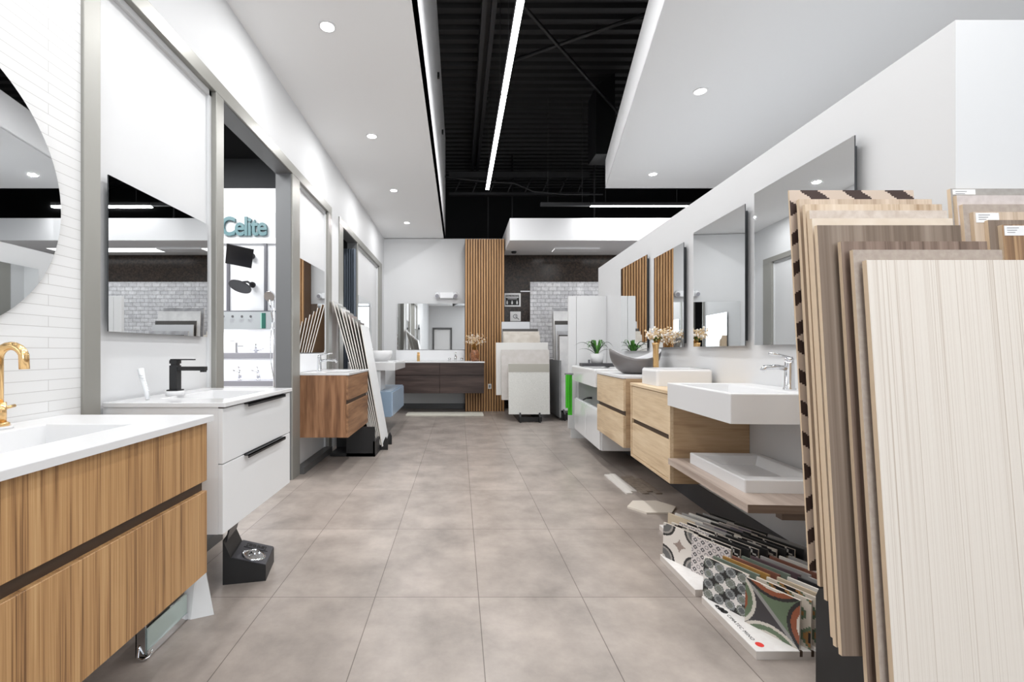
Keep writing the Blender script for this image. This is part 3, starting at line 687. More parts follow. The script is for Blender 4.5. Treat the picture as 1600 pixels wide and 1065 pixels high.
# signs on the dark stone
t = thing('notice_sign', 'black notice with white border and three figures on the dark stone', 'sign', (1.02, 8.6, 0))
zz = lambda y: 1.1+(548-y)/700*8.55
bm = NB(); box(bm, -.145, .165, -.012, -.001, zz(478.5), zz(457.5)); obj('board', bm, WINK, t)
bm = NB(); box(bm, -.128, .135, -.0135, -.0115, zz(476.3), zz(460.0)); obj('field', bm, INK, t)
bm = NB(); box(bm, -.118, .125, -.0150, -.0130, zz(464.6), zz(463.2)); box(bm, -.085, .095, -.0150, -.0130, zz(466.6), zz(465.8)); obj('white_bar', bm, WINK, t)
for x in (-.095, .0, .095):
    bm = NB(); cyl(bm, (x, -.0148, zz(470)), (x, -.0135, zz(470)), .011, seg=14)
    prism(bm, [(x-.018, zz(472.3)), (x+.018, zz(472.3)), (x+.007, zz(474.9)), (x-.007, zz(474.9))], 'y', -.0148, -.0135); prism(bm, [(x-.018, zz(472.3)), (x+.018, zz(472.3)), (x, zz(470.4))], 'y', -.0148, -.0135); obj('figure', bm, WINK, t)
text('sign_lettering', 'SOCIAL DISTANCING', .030, WINK, t, (.004, -.0145, zz(461.7)), (R(90), 0, 0), .0005, .0)
t = thing('notice_sign', 'small white notice with a grey looped arrow below the black one', 'sign', (1.085, 8.6, 0))
bm = NB(); box(bm, -.10, .10, -.012, -.001, zz(501.2), zz(486.2)); obj('board', bm, WINK, t)
bm = NB(); pts = [(.0+.042*math.cos(R(a)), -.0135, zz(493.8)+.036*math.sin(R(a))) for a in range(40, 330, 15)]; tube(bm, pts, .006, 6)
tube(bm, [(-.012, -.0135, zz(493.4)), (.04, -.0135, zz(493.4))], .005, 6); tube(bm, [(.01, -.0135, zz(495.0)), (.07, -.0135, zz(498.6))], .006, 6); obj('looped_arrow', bm, GREYD, t)
bm = NB(); box(bm, 1.18, 1.38, 8.585, 8.6, zz(455.4), zz(453.6)); tag(obj('display_rail', bm, WHITE), 'thin white rail on the stone above the black notice', 'rail')

# tile boards, centre back rack
def upright_board(label, x0, x1, y, z0, z1, face, lean=.05, th=.014, top=None, group='large tile boards in the back rack', slope=0):
    bm = NB()
    V = []
    for z, yy in ((z0, y), (z1, y+lean)):
        for a, b in ((x0, 0), (x1, 0), (x1, th), (x0, th)): V.append(bm.verts.new((a, yy+b, z)))
    for q in ((0, 1, 5, 4), (1, 2, 6, 5), (2, 3, 7, 6), (3, 0, 4, 7), (0, 3, 2, 1), (4, 5, 6, 7)): bm.faces.new([V[i] for i in q])
    bmesh.ops.recalc_face_normals(bm, faces=bm.faces[:])
    for f in bm.faces: f.material_index = 0 if f.normal.y < -.8 else 1
    o = obj('tile_board', bm, [face, PALEEDGE]); tag(o, label, 'sample board', group)
    if top:
        bm = NB(); k = 1-.1/(z1-z0)
        V = []
        h = top
        yb = y+lean*(z1-h-z0)/(z1-z0)
        prism_pts = [(yb-.003, z1-h), (yb, z1-h), (y+lean, z1-.002), (y+lean-.003, z1-.002)]
        prism(bm, prism_pts, 'x', x0+.002, x1-.002); obj('top_band', bm, mat('olive_band', (.40, .385, .34), .35), o)
    return o
C_ = lambda x, y: (x-717)/700*y
Z_ = lambda py, y: 1.1+(548-py)/700*y
M1 = speckled('white_marble_board', (.72, .72, .72), (.60, .60, .61), 7, .15, .4, .7)
M2 = mat('dark_board', (.06, .055, .05), .3); M3 = speckled('pale_travertine', (.55, .50, .44), (.66, .62, .56), 9, .3)
M4 = mat('ivory_board', (.70, .69, .67), .3); M5 = speckled('beige_stone_board', (.56, .53, .50), (.62, .59, .57), 12, .35)
M6 = speckled('terrazzo_board', (.60, .60, .57), (.74, .74, .71), 120, .35)
M7 = speckled('grey_marble_board', (.30, .30, .31), (.48, .48, .5), 8, .2); M8 = mat('light_grey_board', (.55, .56, .58), .25)
specs = [('glossy pale grey tile board, tallest in the rack under the notices', 784, 828, 7.62, 502.5, 560, M8, 0),
         ('thin dark edged tile board just in front of the tallest pale one', 785, 841, 7.52, 513.5, 570, M2, 0),
         ('pale travertine tile board above the white ones in the back rack', 786, 843, 7.42, 517.5, 580, M3, 0),
         ('ivory tile board with warm spots, upper middle of the back rack', 788, 844, 7.32, 523.0, 590, M3, 0),
         ('plain ivory tile board, widest and leftmost in the back rack', 775, 856.5, 7.18, 535, 617, M4, 0),
         ('beige stone tile board behind the speckled front one', 783.5, 858.6, 7.05, 546, 624.6, M5, .0),
         ('speckled white tile board with olive band, front of the back rack', 794.5, 858.6, 6.93, 568, 647, M6, .13)]
for lab, a, b, y, pt, pb, m, tp in specs:
    upright_board(lab, C_(a, y+.03), C_(b, y+.03), y, Z_(pb, y), Z_(pt, y+.05), m, .05, top=tp)
t = thing('board_rack', 'low black floor rack under the speckled and ivory tile boards', 'display rack', (0, 0, 0))
for x in (.93, 1.23):
    bm = NB(); prism(bm, [(6.85, 0), (6.85, .09), (6.89, .15), (6.92, .11), (7.1, .24), (7.4, .70), (7.6, .97), (7.9, .97), (7.9, 0)], 'x', x, x+.025); obj('side_cheek', bm, BLACK, t)
bm = NB(); box(bm, .92, 1.28, 6.9, 6.93, .01, .08); obj('cross_bar', bm, BLACK, t)
# second back rack, behind the white screen
specs = [('tall grey marble tile board nearest the mosaic wall', 863, 900, 7.9, 481, 560, M7),
         ('light marble tile board, second in the rack by the white screen', 865, 905, 7.8, 486, 570, M1),
         ('dark banded tile board between two pale ones by the white screen', 867, 905, 7.68, 501, 580, M2),
         ('white glossy tile board below the dark band by the white screen', 868, 905, 7.56, 507, 590, M8),
         ('grey tile board in the middle of the rack by the white screen', 871, 905, 7.42, 517, 600, M7),
         ('thin black tile board behind the white front one by the screen', 873, 905, 7.3, 523, 610, M2),
         ('white marble tile board, front of the rack by the white screen', 874.5, 905, 7.15, 525, 641, M1)]
for lab, a, b, y, pt, pb, m in specs:
    upright_board(lab, C_(a, y+.03), C_(b, y+.03)+.3, y, Z_(pb, y), Z_(pt, y+.05), m, .05, group='tile boards in the rack by the white screen')
t = thing('board_rack', 'black floor rack under the marble boards beside the white screen', 'display rack', (0, 0, 0))
for x in (1.66, 2.1):
    bm = NB(); prism(bm, [(7.05, 0), (7.05, .10), (7.2, .2), (8.0, .95), (8.15, .95), (8.15, 0)], 'x', x, x+.025); obj('side_cheek', bm, BLACK, t)
bm = NB(); box(bm, 1.60, 2.14, 7.08, 7.11, .01, .12); obj('cross_bar', bm, BLACK, t)
bm = NB(); box(bm, 1.58, 1.61, 7.05, 8.15, .05, .95); obj('side_sheet', bm, GREYP, t)

# ================================================================== RIGHT SIDE
def RW(y, d=0):   # point on the partition face at depth y, offset d into the aisle
    return (wx(y)-d*math.cos(PHI), y+d*math.sin(PHI), 0)
RROT = math.pi-PHI
# white tall screen perpendicular to the partition
t = thing('display_screen', 'tall blank white screen standing out from the partition end', 'display screen', (wx(5.62), 5.62, 0), -PHI)
bm = NB(); box(bm, -.375, -.002, 0, .05, .12, 1.79, bev=.003); obj('wide_leaf', bm, PANEL, t)
bm = NB(); box(bm, -.475, -.378, 0, .05, .12, 1.79, bev=.003); obj('narrow_leaf', bm, PANEL, t)
bm = NB(); box(bm, -.44, -.04, .005, .045, 0, .12); obj('plinth', bm, PANEL, t)
wall_mirror('mirror at the far end of the partition reflecting slats and dark stone', 'R', 4.15, 4.897, 1.10, 1.993, .03, R(1.2))
wall_mirror('mirror reflecting only the teak slats above the oak vanities', 'R', 3.368, 3.96, 1.13, 1.917, .03)
wall_mirror('mirror reflecting the grey back wall, above the white basin', 'R', 2.573, 3.21, 1.13, 1.945, .03)
wall_mirror('largest looking mirror partly hidden behind the striped sample board', 'R', 1.81, 2.485, 1.132, 1.972, .03)
# white cabinet with basin, far
p = RW(5.45); t = thing('vanity_cabinet', 'white glossy washbasin cabinet with grey recess beside the white screen', 'bathroom vanity', p, RROT)
bm = NB(); box(bm, .002, .42, 0, 1.22, .15, .53, bev=.004); obj('base_cabinet', bm, WHITE, t)
bm = NB(); box(bm, .42, .436, .01, .60, .155, .525, bev=.002); obj('door', bm, WHITE, t)
bm = NB(); box(bm, .42, .436, .62, 1.21, .155, .525, bev=.002); obj('door', bm, WHITE, t)
bm = NB(); box(bm, .002, .39, .04, 1.1, .53, .75); obj('grey_recess', bm, GREYP, t)
bm = NB(); es = tray(bm, .002, .47, 0, 1.15, .75, .925, .14, .40, .12, .95, .09); bevel_edges(bm, es, .02, 4); obj('basin_top', bm, CER, t)
bm = NB(); cyl(bm, (.39, .7, .60), (.44, .7, .60), .012); tube(bm, [(.44, .7, .60), (.49, .74, .585)], .007, 8); obj('valve_lever', bm, BLACKM, t)
q = Vector(RW(5.32, .532)); t = thing('towel', 'bright green towel hanging from the edge of the white washbasin', 'towel', (q.x, q.y, 0), -PHI)
bm = NB()
for (x0, x1, z0, z1, yy) in ((-.035, .015, .42, .82, -.02), (-.005, .045, .335, .82, -.005)):
    pts = []
    for k in range(13): pts.append((x0+(x1-x0)*k/12, yy+.008*math.sin(k*1.3)))
    prism(bm, pts+[(a, b+.012) for a, b in pts[::-1]], 'z', z0, z1)
obj('folded_cloth', bm, TOWEL, t)
bm = NB(); box(bm, -.045, .055, -.02, .015, .815, .835); obj('rail', bm, GREYP, t)
q = RW(5.1, .27); t = thing('tray', 'dark slate tray under the potted orchid', 'tray', (q[0], q[1], .926), -PHI)
bm = NB(); box(bm, -.16, .20, -.09, .09, 0, .035, bev=.003); obj('slab', bm, TRAY, t)
bm = NB(); box(bm, -.085, -.065, -.04, -.02, .035, .075); obj('small_block', bm, GREYD, t)
def blade(bm, base, d, length, arch, width, n=10, mi=0):
    base = Vector(base); d = Vector((d[0], d[1], 0)).normalized(); s = Vector((-d.y, d.x, 0)); prev = None
    for k in range(n+1):
        u = k/n; p = base+d*length*u+Vector((0, 0, arch*(math.sin(u*math.pi*.85))*1.0+length*.15*u)); wd = width*math.sin(math.pi*min(1, u*.9+.12))
        a, b = bm.verts.new(p-s*wd/2+Vector((0, 0, wd*.15))), bm.verts.new(p+s*wd/2+Vector((0, 0, wd*.15))); c = bm.verts.new(p)
        if prev:
            for f in (bm.faces.new([prev[0], prev[2], c, a]), bm.faces.new([prev[2], prev[1], b, c])): f.smooth = True; f.material_index = mi
        prev = (a, b, c)
t = thing('potted_plant', 'orchid with long arching dark leaves in a white pot on the slate tray', 'potted plant', (q[0]+.02, q[1], .9615))
bm = NB(); lathe(bm, [(.062, 0), (.072, .05), (.078, .108), (.070, .108), (.06, .09)]); obj('pot', bm, CER, t)
bl = NB(); rnd = random.Random(5)
for k in range(14): a = k*.9; blade(bl, (math.cos(a)*.012, math.sin(a)*.012, .09), (math.cos(a), math.sin(a)*.6), rnd.uniform(.03, .13), rnd.uniform(.09, .17), .034)
obj('short_leaves', bl, LEAF, t)
bl = NB()
for ang, ln, ar in ((180, .27, .12), (200, .24, .05), (0, .19, .13), (20, .15, .10), (170, .16, .14), (-25, .16, .05), (240, .22, .10)):
    blade(bl, (0, 0, .09), (math.cos(R(ang)), math.sin(R(ang))*.6), ln, ar, .030, 14)
obj('long_leaves', bl, LEAFD, t)
# oak vanity far
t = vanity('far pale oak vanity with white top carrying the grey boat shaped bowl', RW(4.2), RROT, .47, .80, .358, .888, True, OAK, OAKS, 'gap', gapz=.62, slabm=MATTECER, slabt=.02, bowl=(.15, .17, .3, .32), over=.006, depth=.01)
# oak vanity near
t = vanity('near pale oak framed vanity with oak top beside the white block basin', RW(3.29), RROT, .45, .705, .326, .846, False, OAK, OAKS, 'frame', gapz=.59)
bm = NB(); box(bm, .002, .454, -.002, .707, .846, .866, bev=.0015, seg=1); obj('countertop', bm, OAK, t)
# grey boat vessel
q = RW(3.78, .26); t = thing('vessel_basin', 'grey boat shaped vessel bowl with white inside on the far oak vanity', 'basin', (q[0], q[1], .909), -PHI)
bm = NB(); NA, NR = 48, 9; outer = []; inner = []
def rim(a): return .148+.082*abs(math.cos(a))**2.4
for j in range(NR):
    u = j/(NR-1); ro = .40+.60*math.sin(u*math.pi/2)
    row = []; row2 = []
    for k in range(NA):
        a = 2*math.pi*k/NA; H_ = rim(a)-.02
        ex, ey = .21*(1+.0*u), .175
        z = H_*(u**1.5)
        row.append(bm.verts.new((ex*ro*math.cos(a), ey*ro*math.sin(a), z)))
        row2.append(bm.verts.new((ex*(ro-.05)*math.cos(a), ey*(ro-.05)*math.sin(a), z*.93+.012 if j < NR-1 else z)))
    outer.append(row); inner.append(row2)
for rows, mi in ((outer, 0), (inner, 1)):
    for a, b in zip(rows, rows[1:]):
        for k in range(NA): f = bm.faces.new([a[k], a[(k+1) % NA], b[(k+1) % NA], b[k]]); f.smooth = True; f.material_index = mi
    f = bm.faces.new(rows[0]); f.material_index = mi
for k in range(NA): f = bm.faces.new([outer[-1][k], outer[-1][(k+1) % NA], inner[-1][(k+1) % NA], inner[-1][k]]); f.material_index = 1
obj('bowl', bm, [GREY, GREYIN], t)
# white rectangular vessel on near oak
q = RW(3.24); t = thing('vessel_basin', 'white rounded rectangular vessel basin on the near oak vanity', 'basin', (q[0], q[1], .8665), RROT)
bm = NB(); es = tray(bm, .03, .39, 0, .30, 0, .115, .06, .36, .03, .27, .09, .03); bevel_edges(bm, es, .02, 4); obj('bowl', bm, CER, t)
# gold vase
q = RW(3.50, .19); t = thing('vase_with_flowers', 'tall slim gold vase of dry cream flowers behind the white vessel basin', 'vase', (q[0], q[1], .9085))
bm = NB(); lathe(bm, [(.024, 0), (.022, .08), (.021, .2), (.026, .24), (.03, .255), (.024, .255), (.018, .22)]); obj('vase', bm, GOLD, t)
bouquet(t, .25, .13, 26, .11, False, seed=9, lean=(.04, -.02))
# white block basin
p = RW(2.58)
t = thing('wall_basin', 'thick white square block basin mounted on the partition', 'basin', p, RROT)
bm = NB(); es = tray(bm, .002, .468, 0, .675, .785, .915, .15, .43, .05, .62, .07, .015); bevel_edges(bm, es, .004, 2); obj('basin', bm, MATTECER, t)
q = RW(2.12, .085); mixer('chrome faucet on the white block basin', (q[0], q[1], .9155), RROT, CHROME, .17, .125)
# shelf and low basin
t = thing('wall_shelf', 'greyed wood wall shelf carrying the low white basin', 'shelf', RW(2.575), RROT)
bm = NB(); box(bm, .002, .465, 0, .79, .444, .478, 0)
bmesh.ops.recalc_face_normals(bm, faces=bm.faces[:])
for f in bm.faces: f.material_index = 1 if f.normal.y > .9 else 0
obj('board', bm, [SHELFW, SHELFD], t)
for y in (.1, .70):
    bm = NB(); box(bm, .002, .30, y, y+.04, .40, .444); obj('bracket', bm, SHELFD, t)
t = thing('counter_basin', 'low white square counter basin resting on the greyed wood shelf', 'basin', (RW(2.47)[0], RW(2.47)[1], .4785), RROT)
bm = NB(); es = tray(bm, .02, .39, 0, .53, 0, .058, .06, .35, .06, .47, .045, .03); bevel_edges(bm, es, .006, 3); obj('basin', bm, MATTECER, t)
bm = NB(); box(bm, .30, .325, .065, .0665, .030, .036); obj('maker_mark', bm, GREYD, t)

# ------------------------------------------------------------------ pattern tiles
W_, K_, G1, G2, G3 = (.78, .76, .72), (.015, .014, .015), (.10, .10, .10), (.17, .17, .165), (.30, .30, .29)
def pat_circle(u, v):
    x, y = abs(u-.5)*2, abs(v-.5)*2; r = math.hypot(1-x, 1-y)
    if r < .18: return (.55, .53, .50)
    if r < .52: return (.13, .13, .13)
    if r < .62: return (.33, .31, .29)
    if r < .74: return (.02, .02, .02)
    s = (x**.6+y**.6)
    if s < .62: return (.30, .24, .21)
    return (.72, .68, .63)
def pat_floral(u, v):
    a, b = (u*5) % 1-.5, (v*5) % 1-.5; r = abs(a)+abs(b)
    if r < .10: return (.8, .78, .76)
    if r < .27: return (.05, .05, .055)
    if r < .36: return (.42, .38, .38)
    if abs(math.hypot(abs(a)-.5, abs(b)-.5)-.22) < .05: return (.25, .23, .24)
    return (.66, .61, .60)
def pat_dots(u, v):
    i, j = int(u*4), int(v*4); a, b = (u*4) % 1-.5, (v*4) % 1-.5; r = math.hypot(a, b)
    if r < .26: return (.11, .115, .12) if (i*3+j) % 2 else (.19, .21, .18)
    if r < .33: return (.36, .37, .37)
    if r < .46: return (.20, .22, .22) if (i+j*2) % 3 else (.16, .18, .15)
    ii, jj = int(u*4+.5), int(v*4+.5)
    return K_ if (ii+jj) % 2 else (.75, .72, .70)
def pat_abstract(u, v):
    x, y = u*2-1, v*2-1
    GR, OR, CR, CH, LG = (.12, .17, .10), (.27, .075, .03), (.60, .56, .50), (.045, .04, .045), (.28, .28, .27)
    for cx, cy, seq in ((0, 1.9, (CR, OR, K_)), (1.9, 0, (CR, OR, K_)), (-1.9, 0, (OR, GR, CR)), (0, -1.9, (CR, GR, CR))):
        r = math.hypot(x-cx, y-cy)
        if r < 1.0: return seq[0]
        if r < 1.2: return seq[1]
        if r < 1.33: return seq[2]
    d = x+y
    if abs(d) < .10: return LG
    return GR if d > 0 else CH
def pat_stars(u, v):
    a, b = (u*2) % 1-.5, (v*2) % 1-.5; r = math.hypot(a, b); an = math.atan2(b, a)
    if r < .16+.14*abs(math.cos(3*an)): return (.62, .58, .48)
    if abs(math.hypot(a-.5, b-.5)-.35) < .04: return (.6, .58, .55)
    return K_
def pat_blocks(u, v):
    h = (int(u*3)*7+int(v*3)*13) % 4
    return (K_, (.16, .14, .17), (.30, .27, .26), (.06, .06, .07))[h]
def pat_waves(u, v):
    k = math.sin(u*9+math.sin(v*7)*1.5)
    return (K_, (.35, .18, .06), (.13, .19, .12), (.66, .60, .52))[int((k+1)*1.99) % 4]
def pat_chev(u, v): return (.018, .014, .016) if (v*6+abs(u-.5)*2.0) % 1 < .5 else (.62, .58, .52)
def flat(c): return lambda u, v: c
def pattern_mesh(name, fn, L_, H_, nx, ny, th, edge=(.72, .66, .58)):
    """upright plate: face spans local y 0..L_ and z 0..H_, face looks to -x; back face plain"""
    bm = NB(); lay = bm.loops.layers.color.new('pattern')
    grid = [[bm.verts.new((0, L_*i/nx, H_*j/ny)) for j in range(ny+1)] for i in range(nx+1)]
    for i in range(nx):
        for j in range(ny):
            f = bm.faces.new([grid[i][j], grid[i][j+1], grid[i+1][j+1], grid[i+1][j]])
            c = fn(1-(i+.5)/nx, (j+.5)/ny)
            for l in f.loops: l[lay] = (*[q**(1/2.2) for q in c], 1)
    back = {}
    for i in (0, nx):
        for j in (0, ny): back[i, j] = bm.verts.new((th, L_*i/nx, H_*j/ny))
    def ff(vs):
        f = bm.faces.new(vs)
        for l in f.loops: l[lay] = (*[q**(1/2.2) for q in edge], 1)
    ff([back[0, 0], back[nx, 0], back[nx, ny], back[0, ny]])
    ff([grid[i][ny] for i in range(nx+1)]+[back[nx, ny], back[0, ny]])
    ff([grid[i][0] for i in range(nx, -1, -1)]+[back[0, 0], back[nx, 0]])
    ff([grid[0][j] for j in range(ny+1)]+[back[0, ny], back[0, 0]])
    ff([grid[nx][j] for j in range(ny, -1, -1)]+[back[nx, 0], back[nx, ny]])
    me = bpy.data.meshes.new(name); bm.to_mesh(me); bm.free(); return me
TILE = .19
ml = {}
for nm, fn, n in (('circle', pat_circle, 56), ('floral', pat_floral, 60), ('dots', pat_dots, 56), ('abstract', pat_abstract, 64), ('stars', pat_stars, 24), ('blocks', pat_blocks, 9), ('waves', pat_waves, 24), ('chev', pat_chev, 30)):
    ml[nm] = pattern_mesh('sample_tile_'+nm, fn, TILE, .175, n, n, .009); ml[nm].materials.append(PATT)
cols = {'sage': (.17, .21, .17), 'rust': (.22, .09, .06), 'sand': (.55, .46, .34), 'grey': (.34, .33, .32), 'black': (.02, .02, .02), 'ochre': (.40, .22, .06), 'plum': (.11, .07, .08), 'white': (.7, .68, .64)}
for k, c in cols.items(): ml[k] = pattern_mesh('sample_tile_'+k, flat(c), TILE, .175, 1, 1, .009, tuple(min(1, q*1.2+.04) for q in c)); ml[k].materials.append(PATT)
def place_tile(kind, x, y, label, group, zs=1.0, z=.0305):
    o = bpy.data.objects.new('sample_tile', ml[kind]); COL.objects.link(o)
    o.location = (x, y, z); o.rotation_euler = (0, R(2.5), math.atan2(.455, .89)); o.scale = (1, 1, zs)
    tag(o, label, 'sample tile', group); return o
def tile_base(x0, x1, y0, y1, label, rows=10, logo=False):
    t = thing('tile_stand', label, 'display base', (x0, y0, 0))
    bm = NB(); box(bm, 0, x1-x0, 0, y1-y0, 0, .0275, 1); box(bm, 0, x1-x0, 0, y1-y0, .0275, .030, 0); obj('base', bm, [PLY, PLYE], t)
    bm = NB()
    for k in range(rows): x = (.155+.041*k); box(bm, x, x+.010, -.0006, .006, .010, .0306)
    obj('slots', bm, DARKR, t)
    if logo:
        text('base_lettering', 'CIMATEC MINO', .020, INK, t, (.030, .14, .0305), (0, 0, R(-90)), .0002, 0, 1.0, 1.15)
        bm = NB()
        for (a, b, r) in ((.028, .262, .012), (.030, .243, .014), (.024, .282, .008)): cyl(bm, (a, b, .0302), (a, b, .0306), r, seg=14)
        tube(bm, [(.018, .29, .0306), (.014, .27, .0306), (.018, .25, .0306)], .0012, 5); obj('ink_emblem', bm, INK, t)
        bm = NB(); cyl(bm, (.036, .036, .0302), (.036, .036, .0307), .014, seg=24); obj('red_dot', bm, RED, t)
    return t
tile_base(1.06, 1.585, 1.597, 1.955, 'nearest slotted white base with lettering and a red dot', 9, True)
tile_base(1.06, 1.60, 2.01, 2.36, 'middle slotted white base behind the nearest one', 10)
tile_base(1.235, 1.64, 2.42, 2.76, 'farthest slotted white base under the shelf', 8)
rowA = ['abstract', 'waves', 'waves', 'sand', 'white', 'black', 'grey', 'sand', 'black']
rowB = ['dots', 'sage', 'ochre', 'rust', 'sage', 'plum', 'grey', 'rust', 'white', 'grey']
rowC = ['floral', 'stars', 'black', 'stars', 'black', 'chev', 'black', 'stars', 'black', 'grey']
rowD = ['circle', 'chev', 'floral', 'stars', 'grey', 'blocks', 'black', 'blocks', 'blocks', 'black']
desc = {'waves': 'swirl patterned', 'sand': 'sand coloured', 'white': 'off white', 'black': 'black', 'grey': 'grey', 'sage': 'sage green', 'ochre': 'ochre', 'rust': 'rust red', 'plum': 'plum', 'stars': 'black tile with pale star print', 'chev': 'black and white zigzag', 'blocks': 'patchwork', 'floral': 'floral'}
ordn = ['first', 'second', 'third', 'fourth', 'fifth', 'sixth', 'seventh', 'eighth', 'ninth', 'tenth']
for row, x0, y0, nm, first in ((rowA, 1.216, 1.602, 'near row of the nearest base', 'green orange and charcoal abstract curve tile, front of the nearest base'),
                               (rowB, 1.150, 1.785, 'far row of the nearest base', 'tile of grey circles on black and white, behind the abstract one'),
                               (rowC, 1.216, 2.012, 'near row of the middle base', 'grey tile of small floral diamonds on the middle base'),
                               (rowD, 1.150, 2.170, 'far row of the middle base', 'large quarter circle and star tile, leftmost on the middle base')):
    for i, k in enumerate(row):
        if k == 'stars' and i == 1 or True:
            lab = first if i == 0 else '%s sample tile, %s from the aisle, %s' % (desc[k].replace('black tile with pale star print', 'black starry'), ordn[i], nm)
            place_tile(k, x0+.041*i, y0, lab, 'pattern tiles, '+nm)
for i, k in enumerate(('sand', 'white', 'grey', 'white', 'black', 'grey', 'black')):
    place_tile(k, 1.315+.041*i, 2.47, '%s low sample tile, %s from the aisle on the farthest base' % (desc[k], ordn[i]), 'tiles on the farthest base', .66)
# loose samples on the floor
bm = NB(); hx = [(1.35+.17*math.cos(R(a)), 3.14+.14*math.sin(R(a))) for a in range(0, 360, 60)]
prism(bm, hx, 'z', .0, .012); o = tag(obj('hexagon_tile', bm, CREAMT), 'cream hexagon tile lying flat on the floor before the tile bases', 'sample tile')
bm = NB(); 
for k in range(5):
    y0 = 3.44+(k % 2)*.05; x = 1.285+k*.052+.02*(k > 1)
    box(bm, x, x+.05, y0, y0+.52-.03*k, 0, .010, 0 if k < 2 else 1)
tag(obj('mosaic_sheet', bm, [mat('white_mosaic', (.72, .69, .65), .4), speckled('brown_mosaic', (.22, .18, .15), (.32, .27, .22), 30, .5)]), 'flat sheet of white and brown strip mosaic on the floor under the oak vanities', 'sample tile')

# ------------------------------------------------------------------ foreground rack with wood boards
def striped(name, stops, freq=60, axis='X', rough=.55): return wood(name, stops, 'Z', freq, .015, rough, .4)
F = [None,
     striped('board_face_oak', [(.3, (.40, .30, .22)), (.55, (.55, .44, .34)), (.8, (.66, .55, .45))], 30),
     striped('board_face_knotty', [(.25, (.33, .22, .13)), (.5, (.60, .48, .36)), (.8, (.70, .60, .49))], 18),
     speckled('board_face_plaster', (.50, .42, .36), (.62, .55, .49), 35, .6),
     speckled('board_face_maple', (.62, .53, .43), (.68, .60, .51), 12, .5),
     striped('board_face_greywood', [(.25, (.12, .085, .06)), (.5, (.20, .15, .115)), (.8, (.31, .25, .20))], 26),
     striped('board_face_walnut', [(.25, (.10, .065, .045)), (.5, (.20, .14, .11)), (.8, (.33, .25, .20))], 40),
     speckled('board_face_linen', (.36, .30, .26), (.42, .36, .31), 55, .7),
     None]
# fluted cream face
fl = mat('board_face_fluted', (.66, .58, .49), .6); N, L, b = nt(fl)
tc = N.new('ShaderNodeTexCoord'); mp = N.new('ShaderNodeMapping'); mp.inputs['Scale'].default_value = (260, 1, .35)
n1 = N.new('ShaderNodeTexNoise'); n1.inputs['Scale'].default_value = 1; n1.inputs['Detail'].default_value = 2
rr = ramp(N, [(.30, (.48, .40, .33)), (.40, (.64, .575, .51)), (.48, (.71, .65, .585)), (.8, (.73, .68, .615))])
L.new(tc.outputs['Object'], mp.inputs[0]); L.new(mp.outputs[0], n1.inputs['Vector']); L.new(n1.outputs['Fac'], rr.inputs[0]); L.new(rr.outputs[0], b.inputs['Base Color'])
bp = N.new('ShaderNodeBump'); bp.inputs['Strength'].default_value = .35; bp.inputs['Distance'].default_value = .003; L.new(n1.outputs['Fac'], bp.inputs['Height']); L.new(bp.outputs[0], b.inputs['Normal'])
F[8] = fl; n1.inputs['Roughness'].default_value = .6
def lean_board(name, label, x0, w_, yt, zt, yb, zb, face, th=.011, group=None, back=MDF, edge=MDF):
    H_ = math.hypot(zt-zb, yt-yb); ang = math.atan2(yt-yb, zt-zb)
    bm = NB(); box(bm, 0, w_, 0, th, 0, H_, 1)
    bmesh.ops.recalc_face_normals(bm, faces=bm.faces[:])
    for f in bm.faces: f.material_index = 0 if f.normal.y < -.9 else 1
    o = obj(name, bm, [face, edge], loc=(x0, yb, zb), rot=(-ang, 0, 0)); tag(o, label, 'sample board', group); return o
FW = [('oak sample board, second from the back of the front rack', 1), ('knotty pale wood sample board, third from the back', 2), ('plaster textured beige sample board, fourth from the back', 3),
      ('plain pale maple sample board, fifth from the back', 4), ('grey brown striped wood sample board, sixth from the back', 5), ('narrow strip walnut sample board behind the linen one', 6),
      ('warm grey linen sample board just behind the fluted front board', 7), ('large cream fluted sample board, foremost at the right edge', 8)]
px = [(1233, 297), (1245.4, 311), (1257.7, 319), (1264.5, 328.5), (1268.5, 341), (1276.7, 351.7), (1313.5, 377), (1332.5, 390), (1354, 406)]
zbs = [.425, .39, .362, .271, .262, .254, .17, .15, .13]
wid = [.405, .425, .43, .425, .425, .425, .425, .425, .47]
for i in range(9):
    yt = 1.46-.0263*i; x0 = C_(px[i][0], yt); zt = Z_(px[i][1], yt); yb = yt-.085*(zt-zbs[i])/1.2
    if i == 0:
        H_ = math.hypot(zt-zbs[0], yt-yb)
        def chev(u, v):
            # diagonal bands, mirrored at mid board height
            vv = v*H_; uu = u*.405
            tw = abs(((vv+.12) % .84)-.42)
            k = tw/.098+uu/.139+.15
            return (.040, .020, .015) if k % 1 < .43 else (.56, .46, .38)
        me = pattern_mesh('striped_board', chev, .405, H_, 100, 240, .006, (.62, .48, .34)); me.materials.append(PATTM)
        o = bpy.data.objects.new('sample_board', me); COL.objects.link(o)
        o.rotation_euler = Matrix.Rotation(-math.atan2(yt-yb, zt-zbs[0]), 4, 'X').to_3x3().to_4x4().to_euler()
        o.matrix_world = Matrix.Translation((x0+.405, yb, zbs[0])) @ Matrix.Rotation(-math.atan2(yt-yb, zt-zbs[0]), 4, 'X') @ Matrix.Rotation(R(90), 4, 'Z')
        tag(o, 'dark and cream diagonally striped sample board, rearmost in the front rack', 'sample board', 'boards in the front right rack')
    else:
        lab, fi = FW[i-1]
        lean_board('sample_board', lab, x0+(.006 if i == 1 else 0), wid[i], yt, zt, yb, zbs[i], F[fi], group='boards in the front right rack', th=.014 if i == 8 else .011)
B2 = [(1485, 294.5), (1494.6, 305), (1504, 319), (1520.5, 331), (1543.6, 343.5), (1565, 351)]
